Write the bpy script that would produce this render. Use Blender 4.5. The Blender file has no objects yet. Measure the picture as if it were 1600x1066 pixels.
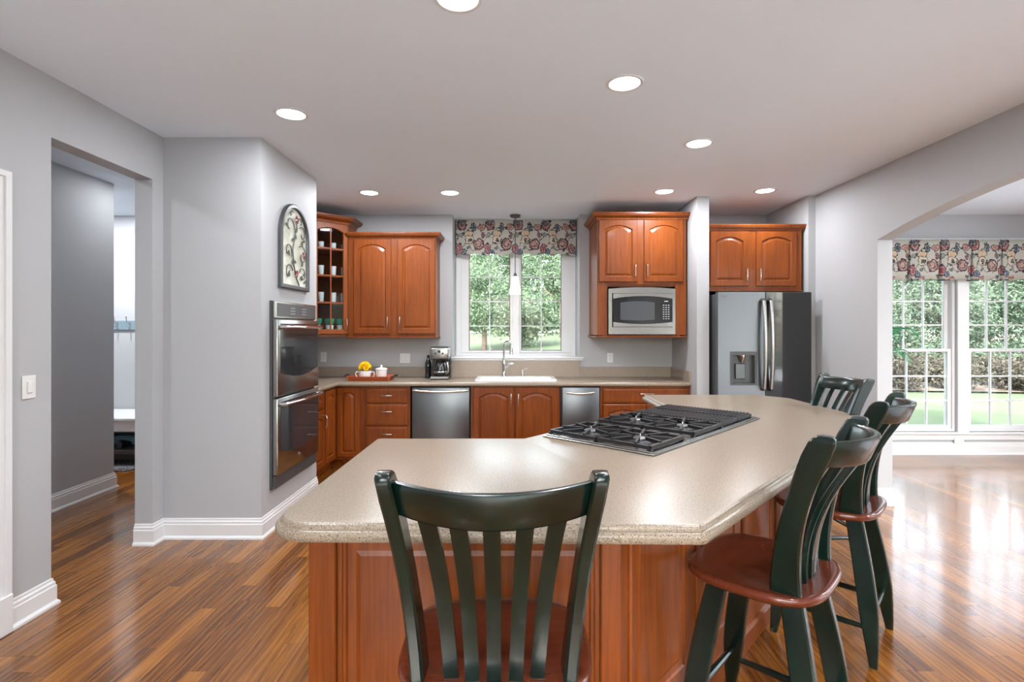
import bpy, bmesh, math, random
import numpy as np
from mathutils import Vector, Matrix
random.seed(7)
SC = bpy.context.scene
COL = SC.collection
PI = math.pi
H = 2.84            # ceiling height
# ------------------------------------------------------------------ camera
cam_d = bpy.data.cameras.new('camera')
cam_d.sensor_width = 36
cam_d.lens = 824 / 1600 * 36
cam_d.shift_x = -3 / 1600
cam_d.shift_y = -18 / 1600
cam_d.clip_start = 0.02
cam_d.clip_end = 300
cam = bpy.data.objects.new('camera', cam_d)
cam.location = (0, 0, 1.48)
cam.rotation_euler = (PI / 2, 0, 0)
COL.objects.link(cam)
SC.camera = cam
# ------------------------------------------------------------------ world, sun, exposure
W = bpy.data.worlds.new('sky'); SC.world = W; W.use_nodes = True
wn = W.node_tree.nodes; wl = W.node_tree.links
for n in list(wn): wn.remove(n)
sky = wn.new('ShaderNodeTexSky'); sky.sky_type = 'NISHITA'; sky.sun_disc = False
sky.sun_elevation = math.radians(37); sky.sun_rotation = math.radians(200)
sky.air_density = 1.0; sky.dust_density = 3.0; sky.ozone_density = 1.0
hs = wn.new('ShaderNodeHueSaturation'); hs.inputs['Saturation'].default_value = 0.45
bg = wn.new('ShaderNodeBackground'); bg.inputs['Strength'].default_value = 1.5
wo = wn.new('ShaderNodeOutputWorld')
wl.new(sky.outputs[0], hs.inputs['Color']); wl.new(hs.outputs[0], bg.inputs[0]); wl.new(bg.outputs[0], wo.inputs[0])
sun_d = bpy.data.lights.new('sun', 'SUN'); sun_d.energy = 8.0; sun_d.angle = math.radians(1.5)
sun_d.color = (1, .96, .92)
sun = bpy.data.objects.new('sun', sun_d); COL.objects.link(sun)
sun.rotation_euler = (math.radians(53), 0, math.radians(-24))
SC.view_settings.view_transform = 'Standard'
SC.view_settings.look = 'None'
SC.view_settings.gamma = 1
SC.view_settings.use_curve_mapping = False
SC.view_settings.exposure = 0.34
try:
    SC.cycles.max_bounces = 10; SC.cycles.diffuse_bounces = 6; SC.cycles.transparent_max_bounces = 16
    SC.cycles.sample_clamp_indirect = 6.0
    SC.cycles.caustics_reflective = False; SC.cycles.caustics_refractive = False
except Exception: pass
CAN_WATTS = 15.5
CAN_COLOR = (.92, .95, 1.0)

# ------------------------------------------------------------------ materials
def srgb(r, g, b):
    f = lambda c: (c / 255 / 12.92) if c / 255 <= .04045 else ((c / 255 + .055) / 1.055) ** 2.4
    return (f(r), f(g), f(b), 1)
def mat(name, col=(.5, .5, .5, 1), rough=.5, metal=0, coat=0, spec=.5, emis=None, es=0):
    m = bpy.data.materials.new(name); m.use_nodes = True
    p = m.node_tree.nodes['Principled BSDF']
    p.inputs['Base Color'].default_value = col if len(col) == 4 else (*col, 1)
    p.inputs['Roughness'].default_value = rough; p.inputs['Metallic'].default_value = metal
    p.inputs['Coat Weight'].default_value = coat; p.inputs['Coat Roughness'].default_value = .12
    p.inputs['Specular IOR Level'].default_value = spec
    if emis: p.inputs['Emission Color'].default_value = (*emis, 1); p.inputs['Emission Strength'].default_value = es
    return m
def N(m, t, **kw):
    n = m.node_tree.nodes.new(t)
    for k, v in kw.items(): setattr(n, k, v)
    return n
def L(m, a, b): m.node_tree.links.new(a, b)
def P(m): return m.node_tree.nodes['Principled BSDF']
def coords(m, scale=(1, 1, 1), rot=(0, 0, 0), loc=(0, 0, 0), kind='Object'):
    tc = N(m, 'ShaderNodeTexCoord'); mp = N(m, 'ShaderNodeMapping')
    mp.inputs['Scale'].default_value = scale; mp.inputs['Rotation'].default_value = rot; mp.inputs['Location'].default_value = loc
    L(m, tc.outputs[kind], mp.inputs[0]); return mp.outputs[0]
def ramp(m, fac, stops):
    r = N(m, 'ShaderNodeValToRGB'); cr = r.color_ramp
    while len(cr.elements) > 1: cr.elements.remove(cr.elements[-1])
    cr.elements[0].position = stops[0][0]; cr.elements[0].color = stops[0][1]
    for p, c in stops[1:]:
        e = cr.elements.new(p); e.color = c
    L(m, fac, r.inputs[0]); return r.outputs[0]
def noise(m, vec, scale, detail=4, rough=.5, dist=0):
    n = N(m, 'ShaderNodeTexNoise'); n.inputs['Scale'].default_value = scale; n.inputs['Detail'].default_value = detail
    n.inputs['Roughness'].default_value = rough; n.inputs['Distortion'].default_value = dist
    L(m, vec, n.inputs['Vector']); return n.outputs['Fac']
def mathn(m, op, a, b=None, c=None):
    n = N(m, 'ShaderNodeMath', operation=op)
    for i, v in enumerate((a, b, c)):
        if v is None: continue
        if isinstance(v, (int, float)): n.inputs[i].default_value = v
        else: L(m, v, n.inputs[i])
    return n.outputs[0]
def mix(m, fac, a, b, blend='MIX'):
    n = N(m, 'ShaderNodeMix', data_type='RGBA', blend_type=blend)
    for key, v in ((0, fac), (6, a), (7, b)):
        if isinstance(v, (int, float)): n.inputs[key].default_value = v
        elif isinstance(v, tuple): n.inputs[key].default_value = v
        else: L(m, v, n.inputs[key])
    return n.outputs[2]
def bump(m, h, strength=.2, dist=.002):
    b = N(m, 'ShaderNodeBump'); b.inputs['Strength'].default_value = strength; b.inputs['Distance'].default_value = dist
    L(m, h, b.inputs['Height']); L(m, b.outputs[0], P(m).inputs['Normal'])

def paint(name, c, rough=.6):
    m = mat(name, c, rough, spec=.3)
    v = coords(m); bump(m, noise(m, v, 260, 2), .08, .001); return m
M_wall = paint('grey_wall_paint', (.435, .44, .45, 1))
M_ceil = paint('ceiling_paint', (.82, .90, .98, 1), .8)
M_trim = mat('white_trim_paint', (.72, .72, .72, 1), .35)
M_white = mat('white_plastic', (.75, .75, .73, 1), .35)
M_porc = mat('white_porcelain', (.85, .85, .84, 1), .12, coat=.3)

def wood(name, dark, light, rough, coat, gscale=(60, 60, 3), contrast=(.3, .72)):
    m = mat(name, rough=rough, coat=coat, spec=.3)
    v = coords(m, gscale)
    n1 = noise(m, v, 1.0, 6, .6, .4)
    v2 = coords(m, (2.2, 2.2, .7)); n2 = noise(m, v2, 1.5, 3)
    c = ramp(m, mathn(m, 'ADD', mathn(m, 'MULTIPLY', n1, .55), mathn(m, 'MULTIPLY', n2, .45)), [(contrast[0], dark), (contrast[1], light)])
    L(m, c, P(m).inputs['Base Color']); return m
M_cherry = wood('cherry_wood', (.10, .020, .003, 1), (.29, .070, .008, 1), .36, .05)
M_seat = wood('seat_wood', (.085, .017, .008, 1), (.15, .032, .013, 1), .22, .5, (8, 60, 60))
M_green = mat('dark_green_lacquer', (.004, .016, .012, 1), .24, coat=.25)
v = coords(M_green, (1, 1, 1)); L(M_green, ramp(M_green, noise(M_green, v, 9, 5), [(.3, (.0015, .0062, .0048, 1)), (.7, (.003, .0150, .0105, 1))]), P(M_green).inputs['Base Color'])

def floor_mat():
    m = mat('oak_plank_floor', rough=.25, coat=.4)
    P(m).inputs['Coat Roughness'].default_value = .1
    tc = N(m, 'ShaderNodeTexCoord'); sp = N(m, 'ShaderNodeSeparateXYZ'); L(m, tc.outputs['Object'], sp.inputs[0])
    X, Y = sp.outputs[0], sp.outputs[1]
    wid = .083
    xi = mathn(m, 'FLOOR', mathn(m, 'DIVIDE', X, wid))
    rnd = N(m, 'ShaderNodeTexWhiteNoise', noise_dimensions='1D'); L(m, xi, rnd.inputs['W'])
    yo = mathn(m, 'ADD', Y, mathn(m, 'MULTIPLY', rnd.outputs['Value'], 3.7))
    yi = mathn(m, 'FLOOR', mathn(m, 'DIVIDE', yo, 1.15))
    cb = N(m, 'ShaderNodeCombineXYZ'); L(m, xi, cb.inputs[0]); L(m, yi, cb.inputs[1])
    r2 = N(m, 'ShaderNodeTexWhiteNoise', noise_dimensions='2D'); L(m, cb.outputs[0], r2.inputs['Vector'])
    # grain, shifted per board
    gv = N(m, 'ShaderNodeCombineXYZ')
    L(m, mathn(m, 'MULTIPLY', X, 46), gv.inputs[0]); L(m, mathn(m, 'MULTIPLY', yo, 2.6), gv.inputs[1])
    L(m, mathn(m, 'MULTIPLY', r2.outputs['Value'], 40), gv.inputs[2])
    g1 = noise(m, gv.outputs[0], 1.0, 7, .62, 1.1)
    gv2 = N(m, 'ShaderNodeCombineXYZ')
    L(m, mathn(m, 'MULTIPLY', X, 9), gv2.inputs[0]); L(m, mathn(m, 'MULTIPLY', yo, .8), gv2.inputs[1])
    L(m, mathn(m, 'MULTIPLY', r2.outputs['Value'], 23), gv2.inputs[2])
    wv = N(m, 'ShaderNodeTexWave', wave_type='BANDS', bands_direction='X'); wv.inputs['Scale'].default_value = 1.1
    wv.inputs['Distortion'].default_value = 9; wv.inputs['Detail'].default_value = 3; wv.inputs['Detail Scale'].default_value = 1.0
    L(m, gv2.outputs[0], wv.inputs['Vector'])
    gg = mathn(m, 'ADD', mathn(m, 'MULTIPLY', g1, .80), mathn(m, 'MULTIPLY', wv.outputs['Fac'], .12))
    gg = mathn(m, 'ADD', gg, mathn(m, 'MULTIPLY', mathn(m, 'SUBTRACT', r2.outputs['Value'], .5), .30))
    c = ramp(m, gg, [(.20, (.085, .025, .004, 1)), (.38, (.17, .057, .008, 1)), (.55, (.27, .098, .014, 1)), (.78, (.41, .16, .028, 1))])
    fx = mathn(m, 'ABSOLUTE', mathn(m, 'SUBTRACT', mathn(m, 'FRACT', mathn(m, 'DIVIDE', X, wid)), .5))
    fy = mathn(m, 'ABSOLUTE', mathn(m, 'SUBTRACT', mathn(m, 'FRACT', mathn(m, 'DIVIDE', yo, 1.15)), .5))
    gap = mathn(m, 'MAXIMUM', mathn(m, 'GREATER_THAN', fx, .488), mathn(m, 'GREATER_THAN', fy, .4988))
    c2 = mix(m, mathn(m, 'MULTIPLY', gap, .55), c, (.035, .013, .006, 1))
    L(m, c2, P(m).inputs['Base Color'])
    bump(m, mathn(m, 'SUBTRACT', mathn(m, 'MULTIPLY', g1, .25), gap), .12, .0015)
    return m
M_floor = floor_mat()

def speckle(name, base, d, l, rough):
    m = mat(name, rough=rough)
    v = coords(m)
    a = noise(m, v, 250, 2, .6); b = noise(m, v, 130, 2, .6)
    c = ramp(m, a, [(.34, d), (.45, base), (.60, base), (.70, l)])
    c = mix(m, mathn(m, 'MULTIPLY', mathn(m, 'GREATER_THAN', b, .62), .35), c, d)
    L(m, c, P(m).inputs['Base Color']); return m
M_stone = speckle('beige_speckled_counter', (.275, .215, .155, 1), (.06, .043, .029, 1), (.47, .39, .31, 1), .3)
M_splash = speckle('backsplash_stone', (.33, .265, .21, 1), (.20, .155, .12, 1), (.42, .36, .30, 1), .3)

def steel(name, c, rough, vec=(1.5, 1.5, 400)):
    m = mat(name, c, rough, 1.0)
    v = coords(m, vec); n = noise(m, v, 1, 3)
    L(m, mathn(m, 'ADD', mathn(m, 'MULTIPLY', n, .02), rough - .01), P(m).inputs['Roughness'])
    return m
M_steel = steel('stainless_steel', (.165, .175, .185, 1), .34, (300, 300, 2))
M_steelh = steel('stainless_steel_horizontal', (.36, .355, .34, 1), .25, (2, 2, 300))
M_nickel = mat('brushed_nickel', (.72, .66, .58, 1), .25, 1)
M_chrome = mat('chrome', (.75, .75, .76, 1), .1, 1)
M_bglass = mat('black_glass', (.012, .013, .014, 1), .04, 0, coat=.5)
M_ovglass = mat('smoked_oven_glass', (.03, .031, .033, 1), .06)
M_black = mat('black_plastic', (.015, .015, .016, 1), .35)
M_dgrey = mat('dark_grey_plastic', (.06, .062, .065, 1), .4)
M_iron = mat('cast_iron', (.018, .018, .02, 1), .38, .3)
M_pewter = mat('pewter_metal', (.12, .125, .13, 1), .4, .8)
M_lens = mat('lamp_lens', (1, 1, 1, 1), .5, emis=(1, .98, .94), es=7)
M_shade = mat('glowing_glass_shade', (1, 1, .95, 1), .4, emis=(1, .95, .84), es=2.6)
M_mwscreen = mat('microwave_screen', (.07, .075, .08, 1), .12)
M_brown = mat('brown_window_gasket', srgb(120, 88, 70), .5)
M_mark = mat('light_grey_marking', (.5, .5, .5, 1), .5)
M_teal = mat('teal_green_glaze', srgb(45, 150, 120), .25)
M_clear = mat('drinking_glass', (.75, .8, .82, 1), .05); P(M_clear).inputs['Alpha'].default_value = .35
M_yellow = mat('yellow_petals', srgb(250, 215, 30), .5)
M_leafy = mat('house_plant_leaf', (.03, .28, .11, 1), .4)
M_tray = mat('orange_brown_tray', srgb(165, 75, 35), .35)
M_bluecloth = mat('pale_blue_cloth', srgb(130, 170, 180), .8)
M_shoe = mat('dark_shoe_leather', (.012, .012, .014, 1), .35)
M_rug = mat('grey_mat', (.10, .10, .105, 1), .9); v = coords(M_rug); L(M_rug, ramp(M_rug, noise(M_rug, v, 60, 2), [(.4, (.03, .03, .035, 1)), (.6, (.22, .22, .23, 1))]), P(M_rug).inputs['Base Color'])
M_hookboard = mat('blue_grey_hook_board', srgb(120, 140, 150), .4)
M_red = mat('red_enamel', srgb(140, 20, 50), .35)
M_gleaf = mat('green_enamel_leaf', srgb(75, 90, 72), .4, .3)
M_artglass = mat('pale_art_panel', rough=.25); v = coords(M_artglass); L(M_artglass, ramp(M_artglass, noise(M_artglass, v, 6, 4), [(.35, srgb(190, 197, 180)), (.6, srgb(232, 235, 222))]), P(M_artglass).inputs['Base Color'])

def pane_glass():
    m = bpy.data.materials.new('window_glass'); m.use_nodes = True
    for n in list(m.node_tree.nodes): m.node_tree.nodes.remove(n)
    o = N(m, 'ShaderNodeOutputMaterial'); t = N(m, 'ShaderNodeBsdfTransparent'); g = N(m, 'ShaderNodeBsdfGlossy'); mx = N(m, 'ShaderNodeMixShader')
    g.inputs['Roughness'].default_value = .02; t.inputs[0].default_value = (.97, .985, .98, 1)
    fr = N(m, 'ShaderNodeFresnel'); fr.inputs[0].default_value = 1.2
    L(m, fr.outputs[0], mx.inputs[0]); L(m, t.outputs[0], mx.inputs[1]); L(m, g.outputs[0], mx.inputs[2]); L(m, mx.outputs[0], o.inputs[0])
    return m
M_pane = pane_glass()

def floral():
    m = mat('floral_fabric', rough=.85, spec=.1)
    tc = N(m, 'ShaderNodeTexCoord'); sp = N(m, 'ShaderNodeSeparateXYZ')
    # wobble so that motifs have organic outlines
    nz = N(m, 'ShaderNodeTexNoise'); nz.inputs['Scale'].default_value = 26; nz.inputs['Detail'].default_value = 3
    L(m, tc.outputs['Object'], nz.inputs['Vector'])
    va = N(m, 'ShaderNodeVectorMath', operation='SUBTRACT'); L(m, nz.outputs['Color'], va.inputs[0]); va.inputs[1].default_value = (.5, .5, .5)
    vs = N(m, 'ShaderNodeVectorMath', operation='SCALE'); L(m, va.outputs[0], vs.inputs[0]); vs.inputs['Scale'].default_value = .075
    vb = N(m, 'ShaderNodeVectorMath', operation='ADD'); L(m, tc.outputs['Object'], vb.inputs[0]); L(m, vs.outputs[0], vb.inputs[1])
    L(m, vb.outputs[0], sp.inputs[0])
    T, HH = .345, .46
    u = mathn(m, 'FRACT', mathn(m, 'DIVIDE', mathn(m, 'ADD', sp.outputs[0], 20), T))
    w = mathn(m, 'FRACT', mathn(m, 'DIVIDE', mathn(m, 'MULTIPLY', sp.outputs[2], -1), HH))
    col = (.50, .465, .39, 1)
    ink = srgb(45, 62, 66)
    cur = None
    # vines
    for a, b, k, ph in ((.30, .12, 1, 0.2), (.72, .10, 2, .6), (.52, .16, 1, .55)):
        s = mathn(m, 'SINE', mathn(m, 'MULTIPLY', mathn(m, 'ADD', u, ph), 2 * PI * k))
        d = mathn(m, 'ABSOLUTE', mathn(m, 'SUBTRACT', w, mathn(m, 'ADD', mathn(m, 'MULTIPLY', s, b), a)))
        cur = mix(m, mathn(m, 'LESS_THAN', d, .013), cur if cur is not None else col, ink)
    R = [(.12, .12, .15, .16, srgb(140, 62, 55)), (.10, .06, .09, .08, srgb(70, 88, 100)), (.53, .21, .085, .11, srgb(62, 76, 92)),
         (.83, .20, .13, .08, srgb(160, 92, 80)), (.36, .37, .15, .085, srgb(200, 160, 110)), (.37, .54, .14, .11, srgb(205, 185, 150)),
         (.39, .55, .06, .05, srgb(60, 64, 66)), (.71, .66, .175, .15, srgb(135, 62, 62)), (.69, .64, .08, .07, srgb(175, 130, 100)),
         (.03, .78, .10, .13, srgb(150, 40, 52)), (.18, .87, .095, .075, srgb(74, 90, 118)), (.34, .76, .05, .045, srgb(84, 104, 92)),
         (.33, .965, .08, .04, srgb(165, 75, 75)), (.06, .42, .07, .06, srgb(120, 140, 125)), (.87, .42, .05, .07, srgb(110, 60, 70)), (.88, .93, .06, .05, srgb(62, 76, 92))]
    for cx, cy, rx, ry, c in R:
        du = mathn(m, 'ABSOLUTE', mathn(m, 'SUBTRACT', u, cx)); du = mathn(m, 'MINIMUM', du, mathn(m, 'SUBTRACT', 1, du))
        e = mathn(m, 'ADD', mathn(m, 'POWER', mathn(m, 'DIVIDE', du, rx * 1.13), 2), mathn(m, 'POWER', mathn(m, 'DIVIDE', mathn(m, 'SUBTRACT', w, cy), ry * 1.13), 2))
        cur = mix(m, mathn(m, 'LESS_THAN', e, 1.0), cur, ink)
        cur = mix(m, mathn(m, 'LESS_THAN', e, .72), cur, c)
        ring = mathn(m, 'LESS_THAN', mathn(m, 'ABSOLUTE', mathn(m, 'SUBTRACT', e, .34)), .06)
        cur = mix(m, mathn(m, 'MULTIPLY', ring, .7), cur, (.62, .58, .52, 1))
    h_ = N(m, 'ShaderNodeHueSaturation'); h_.inputs['Saturation'].default_value = .72; h_.inputs['Value'].default_value = .92
    L(m, cur, h_.inputs['Color']); L(m, h_.outputs[0], P(m).inputs['Base Color']); return m
M_floral = floral()

def leafmat(name, a, b):
    m = mat(name, rough=.6, spec=.2)
    oi = coords(m); n = noise(m, oi, .9, 4)
    n2 = noise(m, oi, 9, 2)
    c = ramp(m, mathn(m, 'ADD', mathn(m, 'MULTIPLY', n, .6), mathn(m, 'MULTIPLY', n2, .4)), [(.36, a), (.62, b)])
    L(m, c, P(m).inputs['Base Color'])
    tr = N(m, 'ShaderNodeBsdfTranslucent'); mx = N(m, 'ShaderNodeMixShader'); mx.inputs[0].default_value = .35
    L(m, c, tr.inputs[0])
    out = [n for n in m.node_tree.nodes if n.type == 'OUTPUT_MATERIAL'][0]
    L(m, P(m).outputs[0], mx.inputs[1]); L(m, tr.outputs[0], mx.inputs[2]); L(m, mx.outputs[0], out.inputs[0])
    return m
M_leaf = leafmat('broad_leaf_foliage', (.05, .085, .05, 1), (.15, .21, .13, 1))
M_fir = leafmat('evergreen_foliage', (.04, .072, .048, 1), (.14, .19, .13, 1))
M_brush = leafmat('brown_brush', (.04, .038, .028, 1), (.12, .108, .085, 1))
M_bark = mat('tree_bark', (.11, .085, .065, 1), .9)
M_grass = mat('lawn_grass', rough=.9); v = coords(M_grass); L(M_grass, ramp(M_grass, noise(M_grass, v, .5, 8, .7), [(.3, (.045, .070, .030, 1)), (.7, (.10, .135, .07, 1))]), P(M_grass).inputs['Base Color'])
M_gravel = mat('pale_gravel', (.30, .29, .28, 1), .9)
M_mulch = mat('brown_mulch', rough=.95); v = coords(M_mulch); L(M_mulch, ramp(M_mulch, noise(M_mulch, v, 7, 6), [(.35, (.06, .045, .035, 1)), (.65, (.22, .18, .14, 1))]), P(M_mulch).inputs['Base Color'])

# ------------------------------------------------------------------ mesh helpers
def rootmat(o):
    while o.parent: o = o.parent
    loc = Matrix.Translation(o.location); rot = o.rotation_euler.to_matrix().to_4x4()
    return loc @ rot
class MB:
    """collects world-space geometry, links it as one mesh object"""
    def __init__(s): s.v = []; s.f = []
    def add(s, vs, fs, M=None):
        b = len(s.v)
        for p in vs:
            p = Vector(p)
            s.v.append(M @ p if M is not None else p)
        s.f += [tuple(i + b for i in f) for f in fs]; return s
    def box(s, x0, x1, y0, y1, z0, z1, bev=0, M=None, seg=1):
        bm = bmesh.new(); bmesh.ops.create_cube(bm, size=1)
        for v in bm.verts: v.co = Vector(((x0 + x1) / 2 + v.co.x * (x1 - x0), (y0 + y1) / 2 + v.co.y * (y1 - y0), (z0 + z1) / 2 + v.co.z * (z1 - z0)))
        if bev: bmesh.ops.bevel(bm, geom=bm.edges[:], offset=bev, segments=seg, affect='EDGES', profile=.5)
        bm.verts.index_update()
        s.add([v.co.copy() for v in bm.verts], [tuple(v.index for v in f.verts) for f in bm.faces], M); bm.free(); return s
    def loops(s, loops, cap0=False, cap1=False, closed=True, M=None):
        n = len(loops[0]); vs = [p for l in loops for p in l]; fs = []
        for i in range(len(loops) - 1):
            for j in range(n if closed else n - 1):
                a, b = i * n + j, i * n + (j + 1) % n
                fs.append((a, b, b + n, a + n))
        if cap0: fs.append(tuple(range(n - 1, -1, -1)))
        if cap1: fs.append(tuple((len(loops) - 1) * n + j for j in range(n)))
        return s.add(vs, fs, M)
    def tube(s, pts, r, n=10, cap=True, M=None, flat=None):
        pts = [Vector(p) for p in pts]; rs = r if isinstance(r, (list, tuple)) else [r] * len(pts)
        loops = []; up = None
        for i, p in enumerate(pts):
            t = (pts[min(i + 1, len(pts) - 1)] - pts[max(i - 1, 0)]).normalized()
            if up is None:
                up = Vector((0, 0, 1)) if abs(t.z) < .9 else Vector((1, 0, 0))
            a = (up - t * up.dot(t)).normalized(); b = t.cross(a); up = a
            loops.append([p + (a * math.cos(2 * PI * k / n) + b * math.sin(2 * PI * k / n) * (flat or 1)) * rs[i] for k in range(n)])
        return s.loops(loops, cap, cap, M=M)
    def lathe(s, prof, x=0, y=0, n=24, M=None, cap=True):
        loops = [[(x + max(r, .0002) * math.cos(2 * PI * k / n), y + max(r, .0002) * math.sin(2 * PI * k / n), z) for k in range(n)] for r, z in prof]
        return s.loops(loops, cap, cap, M=M)
    def prism(s, poly, z0, z1, M=None):
        return s.loops([[(x, y, z0) for x, y in poly], [(x, y, z1) for x, y in poly]], True, True, M=M)
    def build(s, name, m, parent=None, loc=None, smooth=True, ang=35):
        me = bpy.data.meshes.new(name)
        if parent is not None:
            inv = rootmat(parent).inverted()
        elif loc is not None: inv = Matrix.Translation(loc).inverted()
        else: inv = Matrix.Identity(4)
        me.from_pydata([tuple(inv @ v) for v in s.v], [], s.f)
        bm = bmesh.new(); bm.from_mesh(me); bmesh.ops.recalc_face_normals(bm, faces=bm.faces[:]); bm.to_mesh(me); bm.free()
        me.update(); me.materials.append(m)
        if smooth:
            me.shade_smooth(); me.set_sharp_from_angle(angle=math.radians(ang))
        o = bpy.data.objects.new(name, me); COL.objects.link(o)
        if parent is not None: o.parent = parent
        elif loc is not None: o.location = loc
        return o
def tag(o, label=None, cat=None, group=None, kind=None):
    if label: o['label'] = label
    if cat: o['category'] = cat
    if group: o['group'] = group
    if kind: o['kind'] = kind
    return o
def thing(name, label, cat, loc=(0, 0, 0), rz=0, group=None):
    o = bpy.data.objects.new(name, None); COL.objects.link(o); o.empty_display_size = .1
    o.location = loc; o.rotation_euler = (0, 0, rz); return tag(o, label, cat, group)
def struct(o): o['kind'] = 'structure'; return o
def copy_tree(o, parent=None):
    c = o.copy(); COL.objects.link(c)
    if parent is not None: c.parent = parent
    for ch in list(o.children): copy_tree(ch, c)
    return c
def boxobj(name, b, m, parent=None, bev=0, loc=None):
    return MB().box(*b, bev=bev).build(name, m, parent, loc)
def fr(ox, oy, oz, ang):
    """frame: local x along a face, local y INTO the cabinet, local z up"""
    return Matrix.Translation((ox, oy, oz)) @ Matrix.Rotation(ang, 4, 'Z')
def sweep(mb, path, prof, closed=False):
    """sweep a closed (offset, z) profile along an xy path; offset points to the right of travel"""
    n = len(path); loops = []
    P2 = [Vector(p) for p in path]
    for i in range(n):
        def nrm(a, b):
            d = (b - a).normalized(); return Vector((d.y, -d.x))
        if closed: n0, n1 = nrm(P2[i - 1], P2[i]), nrm(P2[i], P2[(i + 1) % n])
        else:
            n0 = nrm(P2[i - 1], P2[i]) if i > 0 else None; n1 = nrm(P2[i], P2[i + 1]) if i < n - 1 else None
            n0 = n0 or n1; n1 = n1 or n0
        mt = (n0 + n1).normalized(); mt = mt / max(.3, mt.dot(n0))
        loops.append([(P2[i].x + mt.x * o, P2[i].y + mt.y * o, z) for o, z in prof])
    if closed: loops.append(loops[0])
    mb.loops(loops, not closed, not closed); return mb
def offset_poly(poly, d):
    n = len(poly); out = []
    for i in range(n):
        a, b, c = Vector(poly[i - 1]), Vector(poly[i]), Vector(poly[(i + 1) % n])
        n0 = Vector(((b - a).normalized().y, -(b - a).normalized().x)); n1 = Vector(((c - b).normalized().y, -(c - b).normalized().x))
        mt = (n0 + n1).normalized(); mt = mt / max(.3, mt.dot(n0)); out.append((b.x + mt.x * d, b.y + mt.y * d))
    return out
def round_corners(poly, rad, seg=8):
    out = []; n = len(poly)
    for i, p in enumerate(poly):
        r = rad[i] if isinstance(rad, (list, tuple)) else rad
        if r <= 0: out.append(p); continue
        a, b, c = Vector(poly[i - 1]), Vector(p), Vector(poly[(i + 1) % n])
        u, v = (a - b).normalized(), (c - b).normalized(); h = math.acos(max(-1, min(1, u.dot(v)))) / 2
        d = r / math.tan(h); ctr = b + (u + v).normalized() * (r / math.sin(h))
        s, e = b + u * d, b + v * d; a0 = math.atan2(s.y - ctr.y, s.x - ctr.x); a1 = math.atan2(e.y - ctr.y, e.x - ctr.x)
        da = (a1 - a0 + PI) % (2 * PI) - PI
        out += [(ctr.x + r * math.cos(a0 + da * k / seg), ctr.y + r * math.sin(a0 + da * k / seg)) for k in range(seg + 1)]
    return out
BASE_PROF = [(0, 0), (.028, 0), (.028, .012), (.017, .026), (.017, .102), (.013, .106), (.013, .122), (.007, .128), (.006, .142), (0, .145)]

# ------------------------------------------------------------------ room shell
struct(boxobj('floor', (-6.1, 6.9, -3.2, 6.8, -.12, 0), M_floor))
struct(boxobj('ceiling', (-6.1, 6.9, -3.2, 6.9, H, H + .15), M_ceil))
XL, XR, YB = -2.484, 3.06, 6.24
# back wall with the deep window recess
w = MB(); w.box(-2.604, -.727, YB, 6.78, 0, H).box(.776, 3.19, YB, 6.78, 0, H).box(-.727, .776, YB, 6.78, 0, 1.135)
struct(w.build('wall_back', M_wall, smooth=False))
# left wall: passage opening and a cased door
w = MB()
w.box(-2.604, XL, -3.0, 1.6, 0, H).box(-2.604, XL, 1.6, 2.50, 2.17, H).box(-2.604, XL, 2.50, 2.831, 0, H).box(-2.604, XL, 2.831, 3.623, 2.512, H).box(-2.604, XL, 3.623, YB, 0, H)
struct(w.build('wall_left', M_wall, smooth=False))
struct(boxobj('wall_oven', (XL, -1.79, 3.735, 4.78, 0, H), M_wall))
struct(boxobj('wall_pier', (1.87, 1.995, 5.39, YB, 0, H), M_wall))
struct(boxobj('wall_alcove', (2.988, 3.19, 5.35, YB, 0, H), M_wall))
# right wall with the flat arch
prof = [(-3.0, 0), (1.16, 0)]
prof += [(1.16 + 3.28 * i / 40, 2.444 - .0774 * (1.16 + 3.28 * i / 40 - 2.8) ** 2) for i in range(41)]
w = MB()
def arch_wall(x0, x1):
    top = H
    ys = [p for p in prof[2:]]
    # strips between the arch and the ceiling
    for i in range(40):
        (ya, za), (yb, zb) = ys[i], ys[i + 1]
        w.add([(x0, ya, za), (x0, yb, zb), (x0, yb, top), (x0, ya, top), (x1, ya, za), (x1, yb, zb), (x1, yb, top), (x1, ya, top)],
              [(0, 1, 2, 3), (7, 6, 5, 4), (0, 4, 5, 1), (3, 2, 6, 7)])
    w.box(x0, x1, -3.0, 1.16, 0, top); w.box(x0, x1, 4.44, 5.35, 0, top)
arch_wall(XR, 3.187)
struct(w.build('wall_right', M_wall, smooth=False))
# rear wall (behind the camera) with wide glazing added to let in fill daylight
w = MB(); w.box(-2.6, -1.7, -3.12, -3.0, 0, H).box(2.3, 3.19, -3.12, -3.0, 0, H).box(-1.7, 2.3, -3.12, -3.0, 2.6, H).box(-1.7, 2.3, -3.12, -3.0, 0, .95)
struct(w.build('wall_rear', M_wall, smooth=False))
# hallway and mudroom
struct(boxobj('wall_hall', (-3.86, -3.74, -.5, 4.93, 0, H), M_wall))
struct(boxobj('wall_hall_end', (-3.86, -2.6, -.62, -.5, 0, H), M_wall))
struct(boxobj('wall_mudroom_front', (-6.0, -3.86, 4.81, 4.93, 0, H), M_wall))
struct(boxobj('wall_mudroom_left', (-6.1, -6.0, 4.81, 6.42, 0, H), M_wall))
struct(boxobj('wall_mudroom_back', (-6.1, -2.6, 6.3, 6.42, 0, H), M_wall))
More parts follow.
